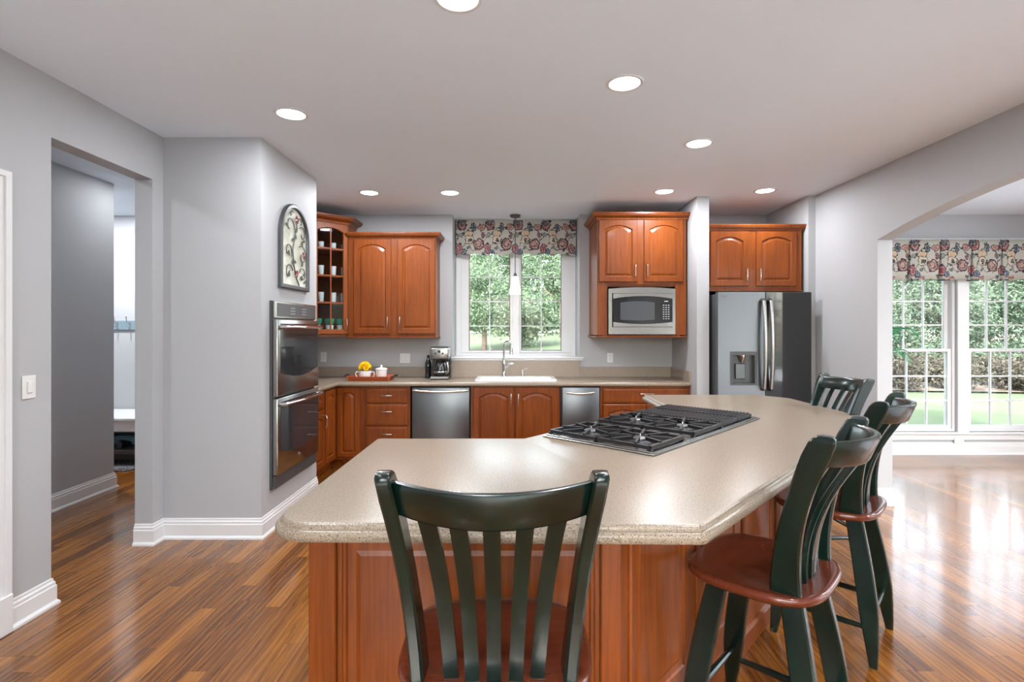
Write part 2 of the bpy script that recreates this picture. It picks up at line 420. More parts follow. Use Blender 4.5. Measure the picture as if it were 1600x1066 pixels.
# breakfast room
SW = [(4.37, 5.24), (5.37, 6.24)]
w = MB(); w.box(3.19, 4.37, YB, 6.4, 0, H).box(5.24, 5.37, YB, 6.4, .27, 2.46).box(6.24, 6.72, YB, 6.4, 0, H).box(4.37, 6.24, YB, 6.4, 2.46, H).box(4.37, 6.24, YB, 6.4, 0, .27)
struct(w.build('wall_breakfast_far', M_wall, smooth=False))
w = MB(); w.box(6.6, 6.72, -1.1, 0, 0, H).box(6.6, 6.72, 2.2, 2.7, 0, H).box(6.6, 6.72, 5.4, YB, 0, H)
for a, b in ((0, 2.2), (2.7, 5.4)): w.box(6.6, 6.72, a, b, 0, .27).box(6.6, 6.72, a, b, 2.46, H)
struct(w.build('wall_breakfast_right', M_wall, smooth=False))
w = MB().box(3.187, 3.6, -1.1, -1.0, 0, H).box(6.3, 6.72, -1.1, -1.0, 0, H).box(3.6, 6.3, -1.1, -1.0, 0, .3).box(3.6, 6.3, -1.1, -1.0, 2.46, H)
struct(w.build('wall_breakfast_rear', M_wall, smooth=False))

def bb(name, path):
    o = sweep(MB(), path, BASE_PROF).build(name, M_trim); return struct(o)
bb('baseboard_left', [(XL, 2.585), (XL, 2.831), (-2.604, 2.831)])
bb('baseboard_corner', [(-2.604, 3.623), (XL, 3.623), (XL, 3.735), (-1.79, 3.735), (-1.79, 4.78)])
bb('baseboard_hall', [(-3.74, -.5), (-3.74, 4.93), (-5.0, 4.93)])
bb('baseboard_right', [(2.988, YB), (2.988, 5.35), (XR, 5.35), (XR, 4.44), (3.187, 4.44), (3.187, YB)][1:5])
bb('baseboard_breakfast', [(3.2, YB), (6.6, YB)])
bb('baseboard_near_left', [(XL, -3.0), (XL, 1.51)])
# cased door at the left frame edge
d = thing('door_1', None, None, (XL, 1.6, 0)); struct(d)
c = MB(); 
for a, b in ((1.51, 1.6), (2.50, 2.582)):
    c.box(XL, XL + .018, a, b, 0, 2.17).box(XL + .018, XL + .028, (b - .03 if a > 2 else a), (b if a > 2 else a + .03), 0, 2.222)
    c.box(XL, XL + .034, a - .003, b + .003, 0, .19, .005)
c.box(XL, XL + .018, 1.51, 2.582, 2.17, 2.25).box(XL + .018, XL + .028, 1.51, 2.582, 2.222, 2.25)
c.build('casing', M_trim, d)
MB().box(XL - .09, XL - .05, 1.6, 2.5, 0, 2.17).build('door_leaf', M_trim, d)

# ------------------------------------------------------------------ windows
def portal(x, y, z, sx, sz, rot):
    ld = bpy.data.lights.new('daylight_portal', 'AREA'); ld.shape = 'RECTANGLE'; ld.size = sx; ld.size_y = sz; ld.energy = 1
    ld.cycles.is_portal = True
    o = bpy.data.objects.new('daylight_portal', ld); o.location = (x, y, z); o.rotation_euler = rot; COL.objects.link(o)
portal(.02, 6.72, 1.95, 1.5, 1.6, (-PI / 2, 0, 0))
portal(5.3, 6.45, 1.37, 1.9, 2.2, (-PI / 2, 0, 0))
portal(6.75, 1.1, 1.37, 2.2, 2.2, (-PI / 2, 0, -PI / 2))
portal(6.75, 4.05, 1.37, 2.7, 2.2, (-PI / 2, 0, -PI / 2))
portal(.3, -3.15, 1.77, 4.0, 1.7, (-PI / 2, 0, PI))

def lites(mb, x0, x1, z0, z1, y, nx, nz, t=.011, dep=.016):
    for i in range(1, nx):
        x = x0 + (x1 - x0) * i / nx; mb.box(x - t / 2, x + t / 2, y - dep, y + dep, z0, z1)
    for k in range(1, nz):
        z = z0 + (z1 - z0) * k / nz; mb.box(x0, x1, y - dep * .95, y + dep * .95, z - t / 2, z + t / 2)
portal(4.95, -1.14, 1.38, 2.7, 2.16, (-PI / 2, 0, PI))
# kitchen casement pair
k1 = struct(thing('window_1', None, None, (.02, 6.6, 1.15)))
f = MB()
WX0, WX1, WY = -.725, .774, 6.62
f.box(WX0, WX0 + .06, WY, WY + .1, 1.15, 2.83).box(WX1 - .06, WX1, WY, WY + .1, 1.15, 2.83).box(WX0 + .06, WX1 - .06, WY, WY + .1, 2.77, 2.83)
f.box(WX0 + .06, WX1 - .06, WY, WY + .1, 1.15, 1.185).box(-.02, .07, WY - .004, WY + .1, 1.185, 2.77)
f.build('window_frame', M_trim, k1)
s = MB().box(WX0 - .04, WX1 + .05, YB - .03, WY + .02, 1.137, 1.152, .004).box(WX0 - .03, WX1 + .04, YB - .02, YB - .001, 1.115, 1.137, .003)
s.build('window_sill', M_trim, k1)
for (a, b, gask) in ((-.665, -.02, M_brown), (.07, .714, M_dgrey)):
    ga, gb = (-.566, -.047) if a < 0 else (0.092, .597)
    f = MB().box(a, ga, WY + .01, WY + .07, 1.187, 2.768, .003).box(gb, b, WY + .01, WY + .07, 1.187, 2.768, .003)
    f.box(ga, gb, WY + .01, WY + .07, 1.187, 1.216, .003).box(ga, gb, WY + .01, WY + .07, 2.735, 2.768, .003)
    sh = f.build('sash', M_trim, k1)
    g = MB(); t = .008
    g.box(ga, ga + t, WY + .02, WY + .05, 1.216, 2.735).box(gb - t, gb, WY + .02, WY + .05, 1.216, 2.735).box(ga, gb, WY + .02, WY + .05, 1.216, 1.216 + t)
    g.build('gasket', gask, sh)
    m_ = MB(); lites(m_, ga, gb, 1.216, 2.447, WY + .04, 2, 4); m_.box(ga, gb, WY + .025, WY + .055, 2.441, 2.453); m_.box((ga + gb) / 2 - .0055, (ga + gb) / 2 + .0055, WY + .025, WY + .055, 2.447, 2.735)
    m_.build('muntins', M_trim, sh)
    MB().box(ga, gb, WY + .038, WY + .042, 1.216, 2.735).build('glass', M_pane, sh)
    xc = (ga + gb) / 2 + (.0)
    cr = MB().box(xc - .045, xc + .045, WY - .012, WY + .012, 1.187, 1.197, .004).lathe([(.014, 1.197), (.012, 1.215), (.006, 1.225)], xc, WY - .002, 12)
    cr.tube([(xc, WY - .004, 1.215), (xc + .018, WY - .016, 1.232), (xc + .02, WY - .018, 1.25)], .005, 8).build('crank', M_white, sh)
lk = MB()
for x in (-.006, .056): lk.box(x - .006, x + .006, WY - .02, WY - .005, 1.55, 1.64, .004)
lk.build('sash_lock', M_white, k1)
# breakfast room double-hung windows
def double_hung(name, x0, x1):
    k = struct(thing(name, None, None, ((x0 + x1) / 2, YB, .27)))
    f = MB(); y = YB + .03
    f.box(x0, x0 + .03, y, y + .12, .27, 2.46).box(x1 - .03, x1, y, y + .12, .27, 2.46).box(x0 + .03, x1 - .03, y, y + .12, 2.42, 2.46).box(x0 + .03, x1 - .03, y, y + .12, .27, .30)
    f.build('window_frame', M_trim, k)
    for (z0, z1, yy, st) in ((.30, 1.25, y + .01, .045), (1.21, 2.42, y + .06, .045)):
        xa, xb = x0 + .032, x1 - .032
        f = MB().box(xa, xa + st, yy, yy + .04, z0, z1, .003).box(xb - st, xb, yy, yy + .04, z0, z1, .003)
        f.box(xa + st, xb - st, yy, yy + .04, z0, z0 + .04, .003).box(xa + st, xb - st, yy, yy + .04, z1 - .035, z1, .003)
        sh = f.build('sash', M_trim, k)
        m_ = MB(); lites(m_, xa + st, xb - st, z0 + .04, z1 - .035, yy + .02, 3, 3 if z0 < 1 else 4, .016, .012); m_.build('muntins', M_trim, sh)
        MB().box(xa + st, xb - st, yy + .018, yy + .022, z0 + .04, z1 - .035).build('glass', M_pane, sh)
    return k
double_hung('window_2', *SW[0]); double_hung('window_3', *SW[1])
t = MB(); t.box(4.27, 4.37, YB - .02, YB, .27, 2.46).box(5.24, 5.37, YB - .02, YB, .27, 2.46).box(6.24, 6.34, YB - .02, YB, .27, 2.46).box(4.27, 6.34, YB - .02, YB, 2.46, 2.56, .003)
t.box(4.25, 6.36, YB - .045, YB + .03, .245, .27, .005).box(4.27, 6.34, YB - .018, YB, .175, .245, .003)
struct(t.build('trim_1', M_trim))
def simple_window(name, axis, a, b, z0, z1, pos, nx, nz):
    k = struct(thing(name, None, None, ((a + b) / 2, pos, z0) if axis == 'x' else (pos, (a + b) / 2, z0)))
    Mx = Matrix.Identity(4) if axis == 'x' else Matrix(((0, 1, 0, 0), (1, 0, 0, 0), (0, 0, 1, 0), (0, 0, 0, 1)))
    f = MB()
    for bx in ((a, a + .06, z0, z1), (b - .06, b, z0, z1), (a + .06, b - .06, z0, z0 + .06), (a + .06, b - .06, z1 - .06, z1)):
        f.box(bx[0], bx[1], pos - .03, pos + .03, bx[2], bx[3], M=Mx)
    n = max(1, round((b - a) / 1.0))
    for i in range(1, n): x = a + (b - a) * i / n; f.box(x - .05, x + .05, pos - .03, pos + .03, z0 + .06, z1 - .06, M=Mx)
    f.build('window_frame', M_trim, k)
    m_ = MB()
    for i in range(1, nx):
        x = a + (b - a) * i / nx; m_.box(x - .008, x + .008, pos - .01, pos + .01, z0, z1, M=Mx)
    for i in range(1, nz):
        z = z0 + (z1 - z0) * i / nz; m_.box(a, b, pos - .009, pos + .009, z - .008, z + .008, M=Mx)
    m_.build('muntins', M_trim, k)
    MB().box(a + .03, b - .03, pos - .002, pos + .002, z0 + .03, z1 - .03, M=Mx).build('glass', M_pane, k)
simple_window('added_window_4', 'y', 0, 2.2, .27, 2.46, 6.66, 8, 6)  # unseen window added to let sky light into the breakfast room
simple_window('added_window_5', 'y', 2.7, 5.4, .27, 2.46, 6.66, 9, 6)  # added out of frame, admits more daylight to the breakfast room
simple_window('added_window_7', 'x', 3.6, 6.3, .3, 2.46, -1.05, 9, 6)  # never in view, added so sun comes in and bounces to the ceiling
simple_window('added_window_6', 'x', -1.7, 2.3, .95, 2.6, -3.06, 4, 1)  # unseen glazing added to light the kitchen from behind

# ------------------------------------------------------------------ valances
def valance():
    # kitchen: board-mounted box valance with a wavy lower hem
    y0 = 6.50; x0, x1 = -.715, .765; n = 120
    front = MB(); loops = []
    pts = [(x0, 6.615), (x0, y0)] + [(x0 + (x1 - x0) * i / n, y0 - .004 * math.sin(i / n * 2 * PI * 9)) for i in range(1, n)] + [(x1, y0), (x1, 6.615)]
    def hem(x): return 2.405 + .012 * math.sin((x - x0) / (x1 - x0) * 2 * PI * 7 + .8)
    loops = [[(x, y, hem(x)) for x, y in pts], [(x, y, 2.52) for x, y in pts], [(x, y, 2.83) for x, y in pts]]
    th = .006
    inner = [[(min(max(x, x0 + th), x1 - th), y + (th if y < 6.6 else 0), z) for (x, y, z) in l] for l in loops]
    front.loops(loops + inner[::-1], closed=False)
    front.loops([loops[0], inner[0]], closed=False)
    o = front.build('window_valance', M_floral, loc=(0, 6.5, 2.834), ang=60)
    tag(o, 'floral fabric valance above the kitchen sink window, flat with a wavy hem', 'valance')
    # breakfast room: inverted pleats
    y0 = 6.13; pl = [4.60, 4.965, 5.33, 5.68, 6.03]; x0, x1 = 4.24, 6.38
    zs = [2.055, 2.15, 2.3, 2.45, 2.525]; loops = []
    for z in zs:
        k = (2.525 - z) / .47; row = [(x0, 6.235, z), (x0, y0, z)]
        for p in pl:
            hw = .004 + .03 * k; row += [(p - hw - .01, y0 - .004 * k, z), (p - hw, y0, z), (p - .6 * hw, y0 + .03 + .02 * k, z), (p + .1 * hw, y0 + .035 + .02 * k, z), (p + hw * .25, y0, z), (p + hw * .25 + .01, y0 - .006 * k, z)]
            q = p + .18; row += [(q - .05, y0 - .012 * k, z), (q, y0 - .016 * k, z), (q + .05, y0 - .012 * k, z)]
        row += [(x1, y0, z), (x1, 6.235, z)]
        if z == zs[0]: row = [(a, b, c + .012 * math.sin(a * 2 * PI / .365)) for a, b, c in row]
        loops.append(row)
    m_ = MB().loops(loops, closed=False); m_.box(x0 + .005, x1 - .005, y0 + .06, 6.235, 2.5, 2.52)
    o = m_.build('window_valance', M_floral, loc=(5.3, 6.13, 2.525), ang=60)
    tag(o, 'pleated floral fabric valance over the tall breakfast room windows', 'valance')
    o.modifiers.new('thickness', 'SOLIDIFY').thickness = .004
valance()

# ------------------------------------------------------------------ recessed lights, added fill lights, pendant
def can(x, y, z=H, label='', power=1.0, g='recessed ceiling lights'):
    t = thing('recessed_light', label, 'ceiling light', (x, y, z), 0, g)
    MB().lathe([(.082, z - .001), (.086, z - .006), (.100, z - .006), (.104, z - .001)], x, y, 32, cap=False).build('trim_ring', M_trim, t)
    MB().lathe([(.0, z - .003), (.083, z - .003)], x, y, 32, cap=False).build('lens', M_lens, t)
    ld = bpy.data.lights.new('can_lamp', 'AREA'); ld.shape = 'DISK'; ld.size = .15; ld.energy = CAN_WATTS * power; ld.color = CAN_COLOR
    lo = bpy.data.objects.new('can_lamp', ld); COL.objects.link(lo); lo.location = (0, 0, -.008); lo.parent = t
    return t
can(-1.404, 3.325, label='recessed ceiling light nearest the passage opening, in front of the oven wall')
can(.611, 2.91, label='recessed ceiling light nearest the camera, above the island cooktop')
can(1.35, 3.85, label='recessed ceiling light between the island and the refrigerator cabinets')
can(-1.436, 5.236, label='recessed ceiling light in front of the two-door wall cabinet left of the window', power=1.25)
can(-.635, 5.24, label='recessed ceiling light just left of the sink window', power=1.25)
can(1.48, 5.19, label='recessed ceiling light in front of the microwave cabinet', power=1.25)
can(2.456, 5.16, label='recessed ceiling light above the refrigerator', power=.8)
can(-.23, 2.16, label='recessed ceiling light cut off by the top edge of the photo')
can(-1.5, .4, label='added fill light in the ceiling behind the camera on the left')  # unseen lamp, added to brighten the kitchen from behind
can(1.3, .4, label='added fill light in the ceiling behind the camera on the right')  # added out of view as fill for the kitchen
can(-.2, -1.5, label='added fill light in the ceiling far behind the camera')  # unseen, added to raise the light of the whole room
can(-3.36, 4.86, label='recessed ceiling light in the hallway beyond the passage', g='hallway lights', power=.3)
can(-3.2, 2.2, label='added fill light in the near part of the hallway ceiling', g='hallway lights', power=1.1)  # unseen lamp added to lift the hall wall
can(-4.6, 5.5, label='added fill light in the mudroom ceiling', g='hallway lights', power=3.2)  # added out of view to brighten the mudroom back wall
can(4.9, 3.2, label='added fill light in the breakfast room ceiling', g='added breakfast room lights', power=5.5)  # strong unseen lamp added to brighten the breakfast room
can(4.9, .8, label='added fill light in the near part of the breakfast room ceiling', g='added breakfast room lights', power=5.5)  # another unseen fill lamp added for the breakfast room

p = thing('pendant_light', 'slim pendant lamp with white cone glass shade hanging before the sink window', 'pendant lamp', (.015, 6.26, 1.89))
MB().lathe([(.0, 2.838), (.062, 2.838), (.064, 2.825), (.055, 2.812), (.012, 2.806), (0, 2.805)], .015, 6.26, 24).build('canopy', M_pewter, p)
MB().tube([(.015, 6.26, 2.81), (.015, 6.26, 2.13)], .006, 10).build('rod', M_pewter, p)
MB().lathe([(0, 2.15), (.012, 2.15), (.022, 2.125), (.032, 2.108), (0, 2.108)], .015, 6.26, 20).build('shade_cap', M_pewter, p)
MB().lathe([(.030, 2.108), (.036, 2.105), (.050, 2.01), (.070, 1.90), (.066, 1.90), (.047, 2.01), (.032, 2.10)], .015, 6.26, 28, cap=False).build('lamp_shade', M_shade, p)

# ------------------------------------------------------------------ cabinets
def arch_loop(w, h, inset, zb, rise, n=16, flat=False):
    """closed loop (local x,z) of a rectangle inset from w x h whose top is an arch"""
    x0, x1 = inset, w - inset; z0 = zb; zt = h - inset
    pts = [(x0, z0), (x1, z0), (x1, zt - rise)]
    for i in range(1, n):
        t = i / n; x = x1 + (x0 - x1) * t
        pts.append((x, zt - rise + rise * (1 - (2 * t - 1) ** 2)))
    pts.append((x0, zt - rise)); return pts
def rect_loop(w, h, inset, n=16):
    x0, x1, z0, z1 = inset, w - inset, inset, h - inset
    pts = [(x0, z0), (x1, z0), (x1, z1)]
    for i in range(1, n): pts.append((x1 + (x0 - x1) * i / n, z1))
    pts.append((x0, z1)); return pts
def door(parent, F, w, h, arch=.045, rail=.055, name='door', m=None, th=.02):
    d = lambda L_, y: [(x, y, z) for x, z in L_]
    rise = arch
    a = lambda ins: arch_loop(w, h, ins, ins, rise)
    r = lambda ins: rect_loop(w, h, ins)
    loops = [d(r(0), 0), d(r(0), -th + .004), d(r(.004), -th), d(a(rail), -th), d(a(rail + .006), -th + .010), d(a(rail + .012), -th + .011), d(a(rail + .034), -th + .003), ]
    mb = MB().loops(loops, True, True, M=F)
    return mb.build(name, m or M_cherry, parent, ang=9)
def drawer(parent, F, w, h, name='drawer'):
    d = lambda ins, y: [(x, y, z) for x, z in rect_loop(w, h, ins, 2)]
    return MB().loops([d(0, 0), d(0, -.012), d(.006, -.017), d(.016, -.018), d(.02, -.020)], True, True, M=F).build(name, M_cherry, parent, ang=9)
def pull(parent, F, x, z, length=.1, vert=True, name='handle'):
    mb = MB(); L2 = length / 2
    pt = (lambda t, y: (x, y, z + t)) if vert else (lambda t, y: (x + t, y, z))
    mb.tube([pt(-L2, -.018), pt(-L2 * .98, -.045), pt(-L2 * .5, -.052), pt(0, -.054), pt(L2 * .5, -.052), pt(L2 * .98, -.045), pt(L2, -.018)], .0052, 8, M=F)
    return mb.build(name, M_nickel, parent)
def crown(parent, path, z0, z1, fl):
    pr = [(0, z0), (.008, z0), (.012, z0 + .018), (fl * .35, z0 + .03), (fl * .55, z1 - .045), (fl * .85, z1 - .03), (fl * .88, z1 - .02), (fl, z1 - .017), (fl, z1), (0, z1)]
    return sweep(MB(), path, pr).build('crown_molding', M_cherry, parent, ang=9)

# --- two-door wall cabinet left of the window
c = thing('wall_cabinet', 'cherry two-door wall cabinet between the glass corner cabinet and the sink window', 'cabinet', (-1.37, 5.91, 1.40))
MB().box(-1.860, -.875, 5.912, 6.238, 1.40, 2.51).build('cabinet_body', M_cherry, c)
for (a, b, hx) in ((-1.793, -1.377, 'r'), (-1.301, -.885, 'l')):
    F = fr(a, 5.912, 1.432, 0); dd = door(c, F, b - a, 1.056, .05); pull(dd, F, (b - a - .03) if hx == 'r' else .03, .13, .12)
crown(c, [(-1.86, 5.912), (-.875, 5.912), (-.875, 6.238)], 2.50, 2.563, .058)
MB().box(-1.863, -.868, 5.90, 6.238, 1.385, 1.399, .003).build('light_rail', M_cherry, c)
# --- microwave cabinet
c = thing('wall_cabinet', 'deep cherry wall cabinet above the built-in microwave, right of the window', 'cabinet', (1.36, 5.643, 1.41))
b = MB().box(.89, 1.842, 5.66, 6.238, 1.94, 2.66).box(.89, .95, 5.66, 6.238, 1.42, 1.94).box(1.78, 1.842, 5.66, 6.238, 1.42, 1.94)
b.box(.89, 1.000, 5.645, 5.66, 1.42, 1.96).box(1.725, 1.842, 5.645, 5.66, 1.42, 1.96).box(.89, 1.842, 5.645, 5.66, 1.96, 2.66).box(.95, 1.78, 5.66, 6.238, 1.40, 1.425)
b.build('cabinet_body', M_cherry, c)
for (a, b_, s) in ((.91, 1.32, 'r'), (1.39, 1.808, 'l')):
    F = fr(a, 5.645, 1.99, 0); dd = door(c, F, b_ - a, .66, .045); pull(dd, F, (b_ - a - .028) if s == 'r' else .028, .12, .12)
crown(c, [(.89, 6.238), (.89, 5.645), (1.866, 5.645)], 2.655, 2.727, .06)
MB().box(.875, 1.850, 5.635, 6.238, 1.393, 1.409, .003).build('light_rail', M_cherry, c)
# --- microwave
c = thing('microwave', 'stainless built-in microwave with black window below the cherry cabinet', 'microwave', (1.362, 5.63, 1.43))
X0, X1, Z0, Z1 = 1.007, 1.719, 1.43, 1.93
def bowed(mb, x0, x1, zf, y0, y1, n=20):
    """plate between zf(t)->(zlo,zhi)"""
    vs = []; fs = []
    for i in range(n + 1):
        t = i / n; x = x0 + (x1 - x0) * t; a, b = zf(t)
        vs += [(x, y0, a), (x, y0, b), (x, y1, b), (x, y1, a)]
    for i in range(n):
        k = 4 * i
        for j in range(4): fs.append((k + j, k + (j + 1) % 4, k + 4 + (j + 1) % 4, k + 4 + j))
    fs += [(0, 1, 2, 3), tuple(4 * n + q for q in (3, 2, 1, 0))]; mb.add(vs, fs)
bow = lambda t: 1 - (2 * t - 1) ** 2
m_ = MB()
bowed(m_, X0, X1, lambda t: (1.865, 1.912 + .018 * bow(t)), 5.615, 5.655); m_.box(X0, X1, 5.615, 5.655, Z0, 1.505).box(X0, X0 + .037, 5.615, 5.655, 1.505, 1.865).box(X1 - .03, X1, 5.615, 5.655, 1.505, 1.865)
m_.build('trim_frame', M_steelh, c)
MB().box(X0 + .02, X1 - .02, 5.656, 6.1, 1.45, 1.90).build('oven_body', M_dgrey, c)
m_ = MB(); bowed(m_, X0 + .048, X1 - .034, lambda t: (1.808 + .028 * bow(t), 1.862), 5.605, 5.655); bowed(m_, X0 + .048, X1 - .034, lambda t: (1.51, 1.560 - .022 * bow(t)), 5.605, 5.655)
dr = m_.build('door', M_steelh, c)
m_ = MB(); bowed(m_, X0 + .048, X1 - .034, lambda t: (1.560 - .022 * bow(t), 1.808 + .028 * bow(t)), 5.609, 5.655); m_.build('door_glass', M_bglass, dr)
m_ = MB(); bowed(m_, X0 + .125, X0 + .49, lambda t: (1.585 - .008 * bow(t), 1.765 + .015 * bow(t)), 5.6075, 5.61); m_.build('window', M_mwscreen, dr)
m_ = MB()
for i in range(3):
    for k in range(7): m_.box(1.585 + i * .027, 1.599 + i * .027, 5.6065, 5.6095, 1.59 + k * .024, 1.598 + k * .024)
m_.box(1.60, 1.64, 5.6065, 5.6095, 1.775, 1.785)
m_.build('keypad', M_mark, c)
def badge(parent, Fm, r):
    """round maker's badge: ring, disc and a small monogram of two curls"""
    mb = MB(); n = 24
    ring = lambda rr, y: [(rr * math.cos(2 * PI * k / n), y, rr * math.sin(2 * PI * k / n)) for k in range(n)]
    mb.loops([ring(r, 0), ring(r, -.002), ring(r * .8, -.002), ring(r * .8, -.001)], M=Fm)
    for sx in (-1, 1):
        mb.tube([(sx * r * .1 + r * .33 * math.cos(a) * sx * .9, -.002, r * .42 * math.sin(a)) for a in [PI * (.15 + 1.5 * q / 10) for q in range(11)]], r * .07, 6, M=Fm)
    return mb.build('badge', M_chrome, parent)
badge(c, fr(1.645, 5.604, 1.535, 0), .011)
# --- refrigerator cabinet
c = thing('wall_cabinet', 'cherry two-door cabinet mounted above the refrigerator', 'cabinet', (2.48, 5.42, 1.88))
MB().box(1.998, 2.955, 5.42, 6.238, 1.885, 2.505).build('cabinet_body', M_cherry, c)
for (a, b_, s) in ((2.012, 2.408, 'r'), (2.487, 2.897, 'l')):
    F = fr(a, 5.42, 1.925, 0); dd = door(c, F, b_ - a, .56, .045); pull(dd, F, (b_ - a - .028) if s == 'r' else .028, .115, .12)
crown(c, [(1.998, 5.42), (2.955, 5.42), (2.955, 6.238)], 2.498, 2.558, .033)
MB().box(1.998, 2.962, 5.41, 6.238, 1.872, 1.884, .003).build('light_rail', M_cherry, c)

# --- diagonal glass corner cabinet
c = thing('corner_cabinet', 'tall cherry corner wall cabinet with divided glass door beside the wall ovens', 'cabinet', (-2.17, 5.9, 1.39))
pa, pb = Vector((-2.17, 5.63)), Vector((-1.865, 5.935)); ux = (pb - pa).normalized(); wd = (pb - pa).length
b = MB()
b.box(-2.482, -2.17, 5.62, 5.64, 1.40, 2.66).box(-1.885, -1.865, 5.935, 6.238, 1.40, 2.66)
b.box(-2.482, -2.462, 5.64, 6.238, 1.40, 2.66).box(-2.462, -1.885, 6.218, 6.238, 1.40, 2.66)
cp = [(-2.47, 5.63), (-2.17, 5.63), (-1.87, 5.93), (-1.87, 6.23), (-2.47, 6.23)]
b.prism(cp, 1.40, 1.425).prism(cp, 2.635, 2.66)
F = fr(pa.x, pa.y, 0, PI / 4)
b.box(0, .022, -.002, .02, 1.425, 2.635, M=F).box(wd - .022, wd, -.002, .02, 1.425, 2.635, M=F)
b.build('cabinet_body', M_cherry, c)
ci = offset_poly(cp, -.02)
for z in (1.77, 2.065, 2.36): MB().prism(ci, z - .006, z + .006).build('shelf', M_cherry, c)
# door: frame ring with arched opening + muntins + glass
F = fr(pa.x, pa.y, 1.43, PI / 4) @ Matrix.Translation((.018, -.004, 0)); dw, dh = wd - .036, 1.215
d_ = lambda L_, y: [(x, y, z) for x, z in L_]
fa = lambda ins: arch_loop(dw, dh, ins, ins, .04)
fd = MB().loops([d_(fa(.052), 0), d_(rect_loop(dw, dh, 0), 0), d_(rect_loop(dw, dh, 0), -.018), d_(rect_loop(dw, dh, .004), -.02), d_(fa(.046), -.02), d_(fa(.052), -.012), d_(fa(.052), 0)], M=F).build('door', M_cherry, c, ang=9)
m_ = MB(); m_.box(dw / 2 - .007, dw / 2 + .007, -.018, -.004, .05, dh - .054, M=F)
for z in (1.774, 2.07, 2.367): m_.box(.05, dw - .05, -.0175, -.0045, z - 1.43 - .007, z - 1.43 + .007, M=F)
m_.build('muntins', M_cherry, fd)
MB().box(.05, dw - .05, -.009, -.006, .05, dh - .052, M=F).build('glass', M_pane, fd)
pull(fd, F, dw - .024, .11, .12)
crown(c, [(-2.482, 5.63), (-2.17, 5.63), (-1.865, 5.935), (-1.865, 6.238)], 2.655, 2.732, .078)
# dishes inside it
def tumbler(x, y, z, r, h, label, m=M_clear, name='drinking_glass', g=None, cat='glass'):
    o = MB().lathe([(0, z), (r * .8, z), (r * .88, z + h * .3), (r, z + h), (r * .93, z + h), (r * .8, z + h * .3), (r * .7, z + .006), (0, z + .006)], x, y, 16).build(name, m, loc=(x, y, z))
    return tag(o, label, cat, g)
for i, (z, lvl) in enumerate(((2.371, 'top'), (2.076, 'third'), (1.781, 'second'))):
    for j, (x, y) in enumerate(((-2.12, 5.80), (-2.02, 5.90), (-1.95, 6.02))):
        tumbler(x, y, z + .001, .032, .11 if i else .075, f'clear stemless glass on the {lvl} shelf of the glass corner cabinet', g=f'glasses on the {lvl} cabinet shelf')
for i, (x, y, wz) in enumerate(((-2.155, 5.77, 'left'), (-2.045, 5.85, 'middle'), (-1.955, 5.95, 'right'))):
    tumbler(x, y, 1.427, .043, .10, f'{wz} white mug on the bottom shelf of the glass corner cabinet', M_porc, 'mug', cat='mug')
    o = MB().lathe([(0, 1.528), (.03, 1.528), (.05, 1.56), (.052, 1.60), (.047, 1.60), (.045, 1.565), (.026, 1.534), (0, 1.534)], x, y, 18).build('bowl', M_teal, loc=(x, y, 1.528))
    tag(o, f'small teal green bowl stacked on the {wz} white mug in the glass cabinet', 'bowl')

# --- base cabinets
YF = 5.60
def base_body(c, x0, x1, y0=YF, y1=6.235):
    MB().box(x0, x1, y0, y1, .10, .878).box(x0, x1, y0 + .07, y1, .0, .10).build('cabinet_body', M_cherry, c)
c = thing('base_cabinet', 'cherry drawer and door base cabinet beside the wall ovens', 'cabinet', (-2.2, 5.03, 0))
MB().box(-2.48, -1.90, 4.784, 5.275, .10, .878).box(-2.48, -1.97, 4.784, 5.275, 0, .10).build('cabinet_body', M_cherry, c)
F = fr(-1.90, 4.80, .70, PI / 2); dd = drawer(c, F, .45, .155); pull(dd, F, .225, .09, .10, False)
F = fr(-1.90, 4.80, .13, PI / 2); dd = door(c, F, .45, .55, .04); pull(dd, F, .42, .44, .12)
c = thing('corner_base_cabinet', 'cherry corner base cabinet with two arched doors meeting at the inside corner', 'cabinet', (-2.0, 5.8, 0))
MB().prism([(-2.48, 5.277), (-1.90, 5.277), (-1.90, YF), (-1.632, YF), (-1.632, 6.235), (-2.48, 6.235)], .10, .878).prism([(-2.48, 5.277), (-1.97, 5.277), (-1.97, YF + .07), (-1.632, YF + .07), (-1.632, 6.235), (-2.48, 6.235)], 0, .10).build('cabinet_body', M_cherry, c)
door(c, fr(-1.90, 5.285, .13, PI / 2), .28, .73, .035, .045); door(c, fr(-1.875, YF, .13, 0), .235, .73, .035, .045)
c = thing('base_cabinet', 'cherry three-drawer base cabinet left of the wide dishwasher', 'cabinet', (-1.37, 5.6, 0))
base_body(c, -1.630, -1.10)
for z0, z1 in ((.70, .856), (.462, .688), (.13, .450)):
    F = fr(-1.567, YF, z0, 0); dd = drawer(c, F, .439, z1 - z0); pull(dd, F, .22, (z1 - z0) - (.075 if z1 < .86 else .06), .11, False)
c = thing('base_cabinet', 'cherry two-door base cabinet under the white sink', 'cabinet', (.01, 5.6, 0))
MB().box(-.458, .486, YF, 6.235, .10, .70).box(-.458, .486, YF, 5.64, .70, .878).box(-.458, -.44, 5.64, 6.235, .70, .878).box(.468, .486, 5.64, 6.235, .70, .878).box(-.458, .486, YF + .07, 6.235, 0, .10).build('cabinet_body', M_cherry, c)
for a, b_, hx in ((-.427, -.003, .397), (.020, .460, .027)):
    F = fr(a, YF, .13, 0); dd = door(c, F, b_ - a, .735, .05); pull(dd, F, hx, .60, .14)
c = thing('base_cabinet', 'cherry base cabinet with one wide drawer beside the grey wall pier', 'cabinet', (1.39, 5.6, 0))
base_body(c, .915, 1.866)
F = fr(.945, YF, .70, 0); dd = drawer(c, F, .905, .156); pull(dd, F, .46, .10, .14, False)
